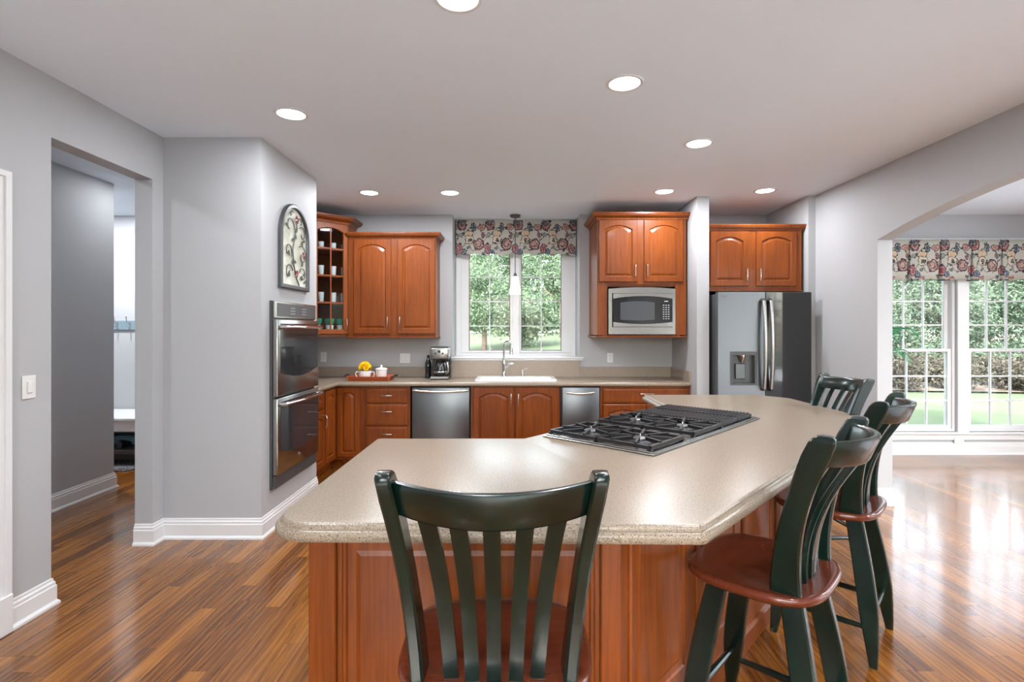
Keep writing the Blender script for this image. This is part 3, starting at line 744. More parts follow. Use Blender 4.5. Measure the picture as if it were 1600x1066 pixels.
for a, hx in ((.945, .415), (1.40, .035)):
    F = fr(a, YF, .13, 0); dd = door(c, F, .45, .555, .04); pull(dd, F, hx, .44, .12)

# --- dishwasher and compactor
def hbar(c, x0, x1, z, y, bow_, r, name='handle', m=None):
    pts = [(x0, y + .035, z)] + [(x0 + (x1 - x0) * t, y - bow_ * math.sin(PI * t) * .4, z - bow_ * math.sin(PI * t)) for t in [i / 14 for i in range(15)]] + [(x1, y + .035, z)]
    return MB().tube(pts, r, 12).build(name, m or M_nickel, c)
c = thing('dishwasher', 'wide stainless dishwasher with full-width bar handle left of the sink', 'dishwasher', (-.775, 5.58, 0))
MB().box(-1.083, -.467, 5.61, 6.2, .10, .868).build('dishwasher_body', M_black, c)
dd = MB().box(-1.079, -.471, 5.578, 5.609, .115, .862, .006, seg=2).build('door', M_steel, c); hbar(dd, -1.06, -.49, .838, 5.545, .014, .012)
MB().box(-1.083, -.467, 5.655, 6.2, 0, .099).build('toe_kick', M_black, c)
c = thing('trash_compactor', 'narrow stainless trash compactor with curved handle right of the sink', 'appliance', (.70, 5.58, 0))
MB().box(.492, .910, 5.61, 6.2, .10, .868).build('compactor_body', M_black, c)
dd = MB().box(.511, .903, 5.578, 5.609, .115, .866, .006, seg=2).build('drawer', M_steel, c)
hbar(dd, .565, .84, .815, 5.545, .012, .012)
MB().box(.492, .910, 5.655, 6.2, 0, .099).build('toe_kick', M_black, c)

# --- back counter with backsplash
c = thing('countertop', 'beige speckled countertop with backsplash running along the back wall', 'countertop', (0, 5.9, .88))
cp = [(-2.482, 4.785), (-1.862, 4.785), (-1.862, 5.56), (1.868, 5.56), (1.868, 6.237), (-2.482, 6.237)]
HX0, HX1, HY0, HY1 = -.40, .44, 5.72, 6.10
b = MB()
for r_ in ((-2.482, -1.872, 4.785, 6.237), (-1.872, HX0, 5.57, 6.237), (HX1, 1.868, 5.57, 6.237), (HX0, HX1, 5.57, HY0), (HX0, HX1, HY1, 6.237)):
    b.box(r_[0], r_[1], r_[2], r_[3], .88, .92)
sweep(b, [(-1.872, 4.785), (-1.872, 5.57), (1.868, 5.57)], [(0, .88), (.007, .882), (.011, .888), (.011, .903), (.006, .914), (0, .92)])
b.build('slab', M_stone, c)
b = MB().box(-2.465, -.727, 6.219, 6.238, .9205, 1.04, .002).box(.776, 1.850, 6.219, 6.238, .9205, 1.04, .002).box(-.727, .776, 6.219, 6.238, .9205, 1.114)
b.box(-2.482, -2.464, 4.79, 6.236, .9205, 1.04, .002).box(1.850, 1.868, 5.565, 6.236, .9205, 1.04, .002)
b.build('backsplash', M_splash, c)

# --- sink, faucet, soap pump
c = thing('sink', 'white drop-in kitchen sink under the window', 'sink', (.02, 5.9, .92))
def rring(x0, x1, y0, y1, r, z): return [(x, y, z) for x, y in round_corners([(x0, y0), (x1, y0), (x1, y1), (x0, y1)], r, 5)]
MB().loops([rring(-.425, .465, 5.675, 6.165, .04, .9205), rring(-.425, .465, 5.675, 6.165, .04, .934), rring(-.418, .458, 5.682, 6.158, .036, .940), rring(-.375, .415, 5.735, 6.035, .05, .938), rring(-.365, .405, 5.745, 6.025, .05, .90), rring(-.345, .385, 5.765, 6.005, .06, .73)], False, True).build('basin', M_porc, c)
MB().lathe([(0, .732), (.04, .732), (.042, .736), (0, .737)], .02, 5.88, 20).build('drain', M_chrome, c)
c = thing('faucet', 'tall brushed metal gooseneck faucet behind the white sink', 'faucet', (-.115, 6.10, .94))
fx, fy = -.115, 6.10
MB().lathe([(0, .939), (.03, .939), (.03, .946), (.022, .96), (.019, 1.0), (.022, 1.06), (.024, 1.10), (.018, 1.13), (.014, 1.15)], fx, fy, 20).build('faucet_body', M_chrome, c)
pts = [(fx, fy, 1.14), (fx, fy, 1.28)] + [(fx + .042 - .042 * math.cos(a), fy - .06 * (1 - math.cos(a)) * .6, 1.28 + .065 * math.sin(a)) for a in [PI * i / 12 for i in range(1, 13)]]
sp = MB().tube(pts, .0125, 12).build('spout', M_chrome, c)
e = pts[-1]
MB().lathe([(.012, e[2]), (.017, e[2] - .02), (.019, e[2] - .07), (.021, e[2] - .085), (0, e[2] - .086)], e[0], e[1], 16).build('spray_head', M_chrome, sp)
MB().tube([(fx + .015, fy, 1.03), (fx + .05, fy - .005, 1.075), (fx + .07, fy - .01, 1.083), (fx + .12, fy - .02, 1.088)], [.012, .013, .010, .005], 10).build('lever_handle', M_chrome, c)
c = thing('soap_dispenser', 'small chrome soap pump on the sink rim right of the faucet', 'soap dispenser', (.10, 6.10, .94))
MB().lathe([(0, .939), (.018, .939), (.018, .945), (.011, .955), (.010, 1.0), (.013, 1.005), (.013, 1.02), (0, 1.022)], .10, 6.10, 16).build('pump_body', M_chrome, c)
MB().tube([(.10, 6.10, 1.015), (.125, 6.09, 1.027), (.155, 6.08, 1.024)], .005, 8).build('pump_spout', M_chrome, c)

# --- coffee maker, bottle
c = thing('coffee_maker', 'black and steel drip coffee maker on the back counter left of the window', 'coffee maker', (-.83, 5.98, .92))
x0, x1, y0, y1 = -.93, -.725, 5.86, 6.10
MB().box(x0, x1, y0 - .01, y1, .921, .962, .012, seg=3).box(x0, x1, y1 - .09, y1, .955, 1.20, .01).box(x0 + .002, x1 - .002, y0, y1, 1.272, 1.285, .006).box(x0 + .004, x1 - .004, y0 + .003, y1, 1.146, 1.16, .003).build('housing', M_black, c)
MB().box(x0 - .001, x1 + .001, y0 - .0125, y0 + .03, .928, .956, .006).build('base_band', M_steelh, c)
MB().box(x0, x1, y0 - .003, y1 - .002, 1.155, 1.275, .014, seg=3).build('brew_head', M_steelh, c)
k = MB()
for dx in (.06, .10, .14): k.tube([(x0 + dx, y0 - .002, 1.215 + (.02 if dx == .10 else 0)), (x0 + dx, y0 - .012, 1.215 + (.02 if dx == .10 else 0))], .011 if dx != .10 else .016, 14)
k.build('control_knob', M_black, c)
cf = MB().lathe([(0, .964), (.062, .964), (.074, .985), (.076, 1.04), (.06, 1.10), (.045, 1.125), (.05, 1.135), (0, 1.14)], -.83, 5.93, 24).build('carafe', M_bglass, c)
MB().tube([(-.785, 5.90, 1.12), (-.74, 5.875, 1.115), (-.728, 5.87, 1.06), (-.735, 5.875, 1.0), (-.765, 5.89, .975)], .010, 8, flat=1.4).build('carafe_handle', M_steelh, cf)
MB().lathe([(.0765, 1.00), (.078, 1.003), (.078, 1.010), (.0765, 1.013)], -.83, 5.93, 24, cap=False).build('carafe_band', M_chrome, cf)
c = thing('bottle', 'dark slender bottle standing left of the coffee maker', 'bottle', (-.985, 6.06, .92))
MB().lathe([(0, .9205), (.036, .9205), (.038, .93), (.033, .99), (.038, 1.05), (.036, 1.09), (.022, 1.13), (.014, 1.15), (.014, 1.16), (0, 1.16)], -.985, 6.06, 18).build('bottle_body', M_bglass, c)
MB().lathe([(0, 1.16), (.016, 1.16), (.016, 1.185), (0, 1.187)], -.985, 6.06, 14).build('cap', M_black, c)

# --- tray, bowl with flowers, lidded jar
c = thing('serving_tray', 'orange-brown wooden tray with dark handles on the back counter', 'tray', (-1.58, 5.87, .92))
MB().box(-1.80, -1.37, 5.74, 5.98, .921, .930, .002).build('tray_base', M_tray, c)
b = MB()
for (p0, p1, wv_) in (((-1.80, 5.74), (-1.37, 5.74), 0), ((-1.37, 5.98), (-1.80, 5.98), 0), ((-1.37, 5.74), (-1.37, 5.98), 0), ((-1.80, 5.98), (-1.80, 5.74), 0)):
    sweep(b, [p0, p1], [(-.004, .922), (.004, .922), (.028, .968), (.020, .968)])
b.build('tray_rim', M_tray, c)
for sx, x in ((-1, -1.825), (1, -1.345)):
    MB().tube([(x, 5.80, .955), (x + sx * .035, 5.805, .975), (x + sx * .05, 5.86, .97), (x + sx * .035, 5.915, .975), (x, 5.92, .955)], .007, 8).build('tray_handle', M_iron, c)
c = thing('sugar_bowl', 'white two-handled bowl on the tray holding yellow flowers', 'bowl', (-1.655, 5.86, .931))
MB().lathe([(0, .931), (.045, .931), (.058, .945), (.066, .985), (.070, 1.02), (.066, 1.02), (.06, .985), (.052, .95), (0, .94)], -1.655, 5.86, 24).build('bowl_body', M_porc, c)
for sx in (-1, 1):
    MB().tube([(-1.655 + sx * .064, 5.86, 1.005), (-1.655 + sx * .095, 5.86, 1.01), (-1.655 + sx * .105, 5.86, .985), (-1.655 + sx * .095, 5.86, .955), (-1.655 + sx * .058, 5.86, .945)], .0065, 8).build('handle', M_porc, c)
c = thing('yellow_flowers', 'bunch of ruffled yellow flowers in the white bowl', 'flowers', (-1.655, 5.86, .99))
for i in range(13):
    k_ = (i + .5) / 13; ph = math.acos(1 - 1.25 * k_); a = i * 2.4; dr_ = Vector((math.sin(ph) * math.cos(a), math.sin(ph) * math.sin(a), math.cos(ph)))
    cen = Vector((-1.655, 5.86, 1.055)) + dr_ * .048; Q = dr_.to_track_quat('Z', 'Y').to_matrix().to_4x4()
    fl = MB()
    for ring_, nn, tilt in ((.032, 7, .35), (.026, 6, .8), (.016, 5, 1.2)):
        for q in range(nn):
            b_ = 2 * PI * q / nn + ring_ * 30 + i; R3 = Matrix.Translation(cen) @ Q @ Matrix.Rotation(b_, 4, 'Z') @ Matrix.Rotation(-tilt, 4, 'Y')
            g = []
            for u in range(5):
                for v_ in range(5): g.append((ring_ * u / 4, (v_ / 4 - .5) * ring_ * 1.4 * math.sin(PI * (.15 + .7 * u / 4)), .005 * math.sin(v_ * 2.2) * u / 4 + .004 * u * u / 16))
            fl.add(g, [(u * 5 + v_, u * 5 + v_ + 1, u * 5 + v_ + 6, u * 5 + v_ + 5) for u in range(4) for v_ in range(4)], R3)
    fl.build('blossom', M_yellow, c)
st = MB()
for i in range(5):
    a = i * 1.3; st.tube([(-1.655 + .01 * math.cos(a), 5.86 + .01 * math.sin(a), .945), (-1.655 + .03 * math.cos(a), 5.86 + .03 * math.sin(a), 1.06)], .0025, 6)
st.build('stems', M_gleaf, c)
c = thing('lidded_jar', 'white ceramic jar with pointed lid on the tray', 'jar', (-1.475, 5.87, .931))
MB().lathe([(0, .931), (.05, .931), (.055, .94), (.063, 1.03), (.060, 1.035), (0, 1.035)], -1.475, 5.87, 24).build('jar_body', M_porc, c)
MB().lathe([(.0, 1.035), (.068, 1.035), (.068, 1.043), (.05, 1.052), (.014, 1.058), (.010, 1.068), (.011, 1.08), (.004, 1.088), (0, 1.089)], -1.475, 5.87, 24).build('lid', M_porc, c)

# --- outlets and switches
def plate(name, label, cat, F, w, h, kind):
    c = thing(name, label, cat, F.to_translation())
    MB().box(-w / 2, w / 2, -.006, 0, -h / 2, h / 2, .002, M=F).build('cover_plate', M_white, c)
    if kind == 'rocker':
        n = max(1, round(w / .075))
        for i in range(n):
            x = (i - (n - 1) / 2) * .046
            MB().box(x - .0165, x + .0165, -.008, -.0061, -.033, .033, .0008, M=F).build('switch_bezel', M_trim, c)
            MB().box(x - .013, x + .013, -.0125, -.0081, -.028, .028, .002, M=F).build('rocker', M_white, c)
    else:
        for z in (-.02, .02):
            s_ = MB().box(-.015, .015, -.008, -.0061, z - .014, z + .014, .002, M=F).build('socket', M_trim, c)
            MB().box(-.006, -.004, -.0085, -.0081, z - .002, z + .006, M=F).box(.004, .006, -.0085, -.0081, z - .002, z + .006, M=F).build('slots', M_dgrey, s_)
plate('wall_outlet', 'white outlet on the back wall in the left corner', 'outlet', fr((506 - 803) / 132, 6.238, 1.155, 0), .07, .115, 'o')
plate('light_switch', 'white double switch plate on the back wall above the tray', 'switch', fr((633 - 803) / 132, 6.238, 1.14, 0), .118, .115, 'rocker')
plate('wall_outlet', 'white outlet on the back wall below the microwave', 'outlet', fr((953 - 803) / 132, 6.238, 1.145, 0), .07, .115, 'o')
plate('light_switch', 'white rocker switch on the left wall near the passage opening', 'switch', fr(XL + .0005, 2.697, 1.185, PI / 2), .075, .118, 'rocker')
plate('wall_outlet', 'white horizontal outlet low on the breakfast room wall below the windows', 'outlet', fr(5.25, 6.221, .172, 0) @ Matrix.Rotation(PI / 2, 4, 'Y'), .07, .115, 'o')

# ------------------------------------------------------------------ wall ovens
c = thing('double_wall_oven', 'stainless double wall oven with smoked glass doors built into the grey wall', 'oven', (-1.79, 4.26, .30))
F = fr(-1.79, 3.86, 0, PI / 2)   # local x runs +Y, local -y faces the room
OW = .82
MB().box(0, OW, -.018, 0, .302, 1.694, .002, M=F).build('trim_frame', M_dgrey, c)
MB().box(.01, OW - .005, -.034, -.0181, 1.565, 1.692, .004, M=F).build('control_panel', M_steelh, c)
m_ = MB().box(.05, OW - .02, -.0355, -.0341, 1.578, 1.678, M=F).build('control_glass', M_dgrey, c)
k = MB()
for i in range(4):
    for j in range(3): k.box(.29 + i * .022, .302 + i * .022, -.0362, -.0356, 1.60 + j * .022, 1.606 + j * .022, M=F)
k.build('keypad', M_mark, m_)
k = MB()
for i in range(4):
    for j in range(3): k.box(.51 + i * .022, .522 + i * .022, -.0362, -.0356, 1.60 + j * .022, 1.606 + j * .022, M=F)
k.build('keypad', M_mark, m_)
MB().box(.43, .49, -.0361, -.0356, 1.655, 1.672, M=F).build('display', M_dgrey, m_)
for (z0, z1, hz) in ((.985, 1.555, 1.50), (.405, .97, .925)):
    dm = MB(); dm.box(.008, OW - .004, -.058, -.0185, z0, z1, .006, M=F, seg=2)
    dd = dm.build('door', M_steelh, c)
    n = 16; g = MB(); vs = []; fs = []
    gx0, gx1, gz0, gz1 = .055, OW - .03, z0 + .135, z1 - .03
    for i in range(n + 1):
        t = i / n; x = gx0 + (gx1 - gx0) * t; zb = gz0 + .035 - .045 * math.sin(PI * t)
        vs += [(x, -.0605, zb), (x, -.0605, gz1), (x, -.0565, gz1), (x, -.0565, zb)]
    for i in range(n):
        for j in range(4): fs.append((4 * i + j, 4 * i + (j + 1) % 4, 4 * i + 4 + (j + 1) % 4, 4 * i + 4 + j))
    fs += [(0, 1, 2, 3), tuple(4 * n + q for q in (3, 2, 1, 0))]
    g.add(vs, fs, F); g.build('door_glass', M_ovglass, dd)
    hp = [(.05, -.058, hz)] + [(.05 + (OW - .09) * t, -.10 - .022 * math.sin(PI * t), hz + .0 * t) for t in [i / 12 for i in range(13)]] + [(OW - .04, -.058, hz)]
    MB().tube(hp, .014, 12, M=F).build('handle', M_chrome, dd)
    if z0 < .5: badge(dd, F @ Matrix.Translation((.41, -.0592, .475)), .021)
MB().box(.008, OW - .004, -.04, -.0185, .306, .398, .003, M=F).build('lower_vent', M_dgrey, c)

# ------------------------------------------------------------------ wall art
c = thing('arched_wall_art', 'arched metal-framed panel with scrolling vines and red flowers above the wall ovens', 'wall art', (-1.79, 4.27, 1.80))
F = fr(-1.789, 3.997, 1.80, PI / 2); AW, AH = .555, .69
def aring(ins, y):
    r = AW / 2 - ins; cx = AW / 2; zc = AH - AW / 2
    pts = [(ins, y, ins), (AW - ins, y, ins)]
    pts += [(cx + r * math.cos(PI * i / 24), y, zc + r * math.sin(PI * i / 24)) for i in range(25)]
    return pts
MB().loops([aring(0, 0), aring(0, -.022), aring(.008, -.028), aring(.030, -.028), aring(.036, -.018), aring(.036, 0), aring(0, 0)], M=F).build('frame', M_pewter, c)
MB().loops([aring(.035, -.003), aring(.035, -.007)], True, True, M=F).build('back_panel', M_artglass, c)
def spiral(cx, cz, r0, a0, a1, n=18, k=.25):
    return [(cx + r0 * (1 - (1 - k) * i / n) * math.cos(a0 + (a1 - a0) * i / n), -.016, cz + r0 * (1 - (1 - k) * i / n) * math.sin(a0 + (a1 - a0) * i / n)) for i in range(n + 1)]
vn = MB()
vn.tube([(.36, -.016, .04), (.30, -.016, .10), (.25, -.016, .20), (.23, -.016, .32), (.27, -.016, .42), (.31, -.016, .52), (.30, -.016, .60)], .005, 6, M=F)
for a in ((.16, .13, .075, .3, 6.0), (.43, .13, .07, 2.9, -3.0), (.15, .30, .07, -.6, 5.2), (.42, .29, .09, 2.2, -3.6), (.18, .50, .085, -.2, 4.6), (.42, .47, .07, 2.4, -3.2), (.38, .56, .05, 3.4, -1.5)):
    vn.tube(spiral(*a), .004, 6, M=F)
vn.build('vine_scrolls', M_pewter, c)
for i, (x, z) in enumerate(((.30, .135), (.44, .30), (.30, .575))):
    f_ = MB()
    for q in range(5):
        a = 2 * PI * q / 5 + i; f_.add([(x, -.022, z), (x + .02 * math.cos(a - .5), -.026, z + .02 * math.sin(a - .5)), (x + .036 * math.cos(a), -.021, z + .036 * math.sin(a)), (x + .02 * math.cos(a + .5), -.026, z + .02 * math.sin(a + .5)), (x, -.017, z), (x + .036 * math.cos(a), -.018, z + .036 * math.sin(a))], [(0, 1, 2), (0, 2, 3), (4, 5, 1), (4, 3, 5)], F)
    f_.build('flower', M_red, c, smooth=False)
for i, (x, z, a) in enumerate(((.24, .22, 1.0), (.27, .23, -.4), (.16, .28, 2), (.24, .40, .6), (.29, .43, 2.2), (.20, .60, 1.2), (.24, .63, .2), (.13, .50, 2.6), (.42, .22, 1.4), (.45, .42, .3), (.42, .39, 2.0), (.46, .14, .9), (.40, .10, 2.2), (.16, .12, 1.3), (.31, .49, 1.4), (.48, .08, .5))):
    lf = MB(); pts = [(0, 0), (.02, .011), (.036, .009), (.048, 0), (.036, -.010), (.02, -.012)]
    lf.loops([[(x + (u - .02) * math.cos(a) - v_ * math.sin(a), y, z + (u - .02) * math.sin(a) + v_ * math.cos(a)) for u, v_ in pts] for y in (-.014, -.019)], True, True, M=F)
    lf.build('leaf', M_gleaf, c)

# ------------------------------------------------------------------ refrigerator
c = thing('refrigerator', 'stainless side-by-side refrigerator with a black glass right door and ice dispenser', 'refrigerator', (2.487, 5.6, 0))
MB().box(2.028, 2.946, 5.30, 6.15, .02, 1.835, .004).build('fridge_body', M_dgrey, c)
x0, x1 = 2.024, 2.490
dl = MB()
dl.box(x0, 2.142, 5.23, 5.296, .12, 1.852).box(2.412, x1, 5.23, 5.296, .12, 1.852).box(2.142, 2.412, 5.23, 5.296, .12, .925).box(2.142, 2.412, 5.23, 5.296, 1.262, 1.852)
dl = dl.build('freezer_door', M_steel, c, smooth=False)
dp = MB().box(2.142, 2.412, 5.2285, 5.233, 1.225, 1.262).box(2.142, 2.165, 5.2285, 5.29, .925, 1.225).box(2.389, 2.412, 5.2285, 5.29, .925, 1.225).box(2.165, 2.389, 5.285, 5.29, .925, 1.225).box(2.165, 2.389, 5.2285, 5.29, .925, .945).build('water_dispenser', M_dgrey, dl)
MB().box(2.21, 2.31, 5.262, 5.284, .985, 1.14, .006).build('dispenser_paddle', M_pewter, dl)
MB().lathe([(.010, 1.15), (.016, 1.17), (.030, 1.20), (.032, 1.225)], 2.277, 5.26, 14).build('nozzle', M_chrome, dl)
dr = MB().box(2.496, 2.950, 5.23, 5.296, .12, 1.852, .006).build('fridge_door', M_dgrey, c)
MB().box(2.500, 2.948, 5.2265, 5.2301, .13, 1.848).build('black_glass_front', M_bglass, dr)
for par, x, s in ((dl, 2.462, -1), (dr, 2.532, 1)):
    pts = [(x, 5.225, 1.775)] + [(x + s * .0, 5.185 - .035 * math.sin(PI * t), 1.76 - .86 * t) for t in [i / 16 for i in range(17)]] + [(x, 5.225, .885)]
    MB().tube(pts, .016, 10, flat=1.25).build('handle', M_steelh, par)
MB().box(2.03, 2.945, 5.26, 5.30, .02, .11).build('toe_grille', M_black, c)
def text(parent, s, loc, size, m, ext=.0005):
    cu = bpy.data.curves.new('logo', 'FONT'); cu.body = s; cu.size = size; cu.extrude = ext; cu.materials.append(m)
    tmp = bpy.data.objects.new('tmp', cu); me = bpy.data.meshes.new_from_object(tmp); bpy.data.objects.remove(tmp); me.name = 'logo'
    o = bpy.data.objects.new('logo', me); COL.objects.link(o); o.parent = parent
    o.location = rootmat(parent).inverted() @ Vector(loc); o.rotation_euler = (PI / 2, 0, 0); return o
text(dl, 'LG', (2.075, 5.2292, 1.80), .028, M_dgrey)
rg = MB(); n = 16
rg.tube([(2.066 + .010 * math.cos(a), 5.2292, 1.81 + .010 * math.sin(a)) for a in [2 * PI * i / n for i in range(n + 1)]], .0012, 6).build('logo_ring', M_dgrey, dl)

# ------------------------------------------------------------------ island
ZT = .94
e2 = Vector((.6858, .7277)); n2 = Vector((-.7277, .6858))
IT = [(-.687, 1.474), (.517, 1.456), (2.17, 3.21), (2.17, 4.15), (2.0, 4.37), (1.08, 4.37), (1.08, 3.77), (.05, 2.617), (-.677, 2.617)]
IT = round_corners(IT, [.11, .012, .06, .12, .06, .015, .02, .02, .02], 8)
c = thing('kitchen_island', 'angled cherry island with a thick beige speckled stone top', 'kitchen island', (.5, 2.5, 0))
pf = [(.0, ZT), (.006, ZT - .001), (.010, ZT - .006), (.011, ZT - .013), (.014, ZT - .017), (.021, ZT - .018), (.026, ZT - .023), (.028, ZT - .030), (.028, ZT - .042), (.024, ZT - .049), (.016, ZT - .052)]
MB().loops([[(x, y, z) for x, y in offset_poly(IT, o - .010)] for o, z in pf[::-1]], True, True).build('stone_top', M_stone, c, ang=30)
IB = [(-.62, 1.66), (.332, 1.66), (1.60, 3.006), (1.68, 3.12), (1.68, 4.25), (1.14, 4.25), (1.14, 3.82), (.12, 2.68), (0, 2.55), (-.62, 2.55)]
MB().prism(IB, 0, ZT - .0525).build('island_body', M_cherry, c, smooth=False)
def ipanel(pa, pb, z0=.21, z1=.83):
    pa, pb = Vector(pa), Vector(pb); ang = math.atan2(pb.y - pa.y, pb.x - pa.x); w_ = (pb - pa).length
    F = fr(pa.x, pa.y, z0, ang)
    d = lambda ins, y: [(x, y, z) for x, z in rect_loop(w_, z1 - z0, ins, 2)]
    MB().loops([d(0, 0), d(0, -.004), d(.006, -.010), d(.014, -.010), d(.020, -.004), d(.045, -.003), d(.060, -.009)], True, True, M=F).build('raised_panel', M_cherry, c, ang=9)
def stile(pa, t, w_=.05, z0=.0, z1=None):
    pass
ipanel((-.54, 1.66), (.255, 1.66))
B0 = Vector((.332, 1.66))
for a, b_ in ((.055, .45), (.545, .94), (1.03, 1.42), (1.50, 1.80)): ipanel(B0 + e2 * a, B0 + e2 * b_)
ipanel((-.62, 2.50), (-.62, 1.72)); ipanel((1.68, 3.18), (1.68, 4.2))
for pa, pb in (((-.04, 2.55), (-.58, 2.55)),): ipanel(pa, pb, .13, .86)
sweep(MB(), [(-.62, 2.55), (-.62, 1.66), (.332, 1.66), (1.60, 3.006), (1.68, 3.12), (1.68, 4.25)], [(0, 0), (.014, 0), (.014, .08), (.006, .095), (0, .10)]).build('base_molding', M_cherry, c, ang=9)
# corner posts
for xa, xb in ((-.64, -.555), (.27, .335)): MB().box(xa, xb, 1.640, 1.66, 0, ZT - .053, .004).build('corner_post', M_cherry, c)

# cooktop
N0 = Vector((.594, 2.236)); CW, CD = 1.30, .62
c = thing('gas_cooktop', 'stainless gas cooktop with black grates and ribbed cover set in the island top', 'cooktop', (N0.x, N0.y, ZT))
F = Matrix.Translation((N0.x, N0.y, ZT)) @ Matrix(((e2.x, n2.x, 0, 0), (e2.y, n2.y, 0, 0), (0, 0, 1, 0), (0, 0, 0, 1)))
MB().box(0, CW, 0, CD, .0005, .008, .003, M=F).box(.012, CW - .012, .012, CD - .012, .0081, .013, .004, M=F).build('steel_plate', M_steelh, c)
def bar(mb, x0, y0, x1, y1, z0, z1, t):
    a = Vector((x0, y0)); b = Vector((x1, y1)); d = (b - a).normalized(); q = Vector((-d.y, d.x)) * t / 2
    mb.prism([tuple(a - q), tuple(b - q), tuple(b + q), tuple(a + q)], z0, z1, M=F)
for (u0, u1) in ((.03, .335), (.455, .79)):
    for (v0, v1) in ((.035, .305), (.312, .585)):
        g = MB(); zt0, zt1 = .030, .046; t = .016
        # outer frame with bevelled rails resting on feet
        for q in ((u0, v0, u1, v0), (u0, v1, u1, v1), (u0, v0, u0, v1), (u1, v0, u1, v1)): bar(g, *q, .020, .036, t)
        for (fx_, fy_) in ((u0, v0), (u1, v0), (u0, v1), (u1, v1)): g.box(fx_ - .01, fx_ + .01, fy_ - .01, fy_ + .01, .0131, .024, M=F)
        uc, vc = (u0 + u1) / 2, (v0 + v1) / 2
        for k in range(8):
            a = PI / 8 + k * PI / 4
            dx, dy = math.cos(a), math.sin(a); tt = min((u1 - u0) / 2 / abs(dx), (v1 - v0) / 2 / abs(dy))
            bar(g, uc + dx * .045, vc + dy * .045, uc + dx * tt, vc + dy * tt, .026, .043, .012)
        g.build('grate', M_iron, c)
        bu = MB().lathe([(0, .013), (.048, .013), (.045, .020), (.036, .022), (.036, .030), (.030, .034), (0, .034)], uc, vc, 24, M=F).build('burner', M_pewter, c)
        MB().lathe([(0, .034), (.004, .034), (.004, .044), (.002, .05), (0, .05)], uc + .0, vc, 8, M=F).build('igniter', M_nickel, bu)
for (u0, u1) in ((.80, 1.02), (1.024, 1.25)):
    g = MB().box(u0, u1, .03, .59, .0131, .036, .006, M=F)
    for k in range(26):
        v_ = .045 + k * .0205; g.box(u0 + .012, u1 - .012, v_, v_ + .010, .0361, .041, M=F)
    g.build('ribbed_cover', M_iron, c)

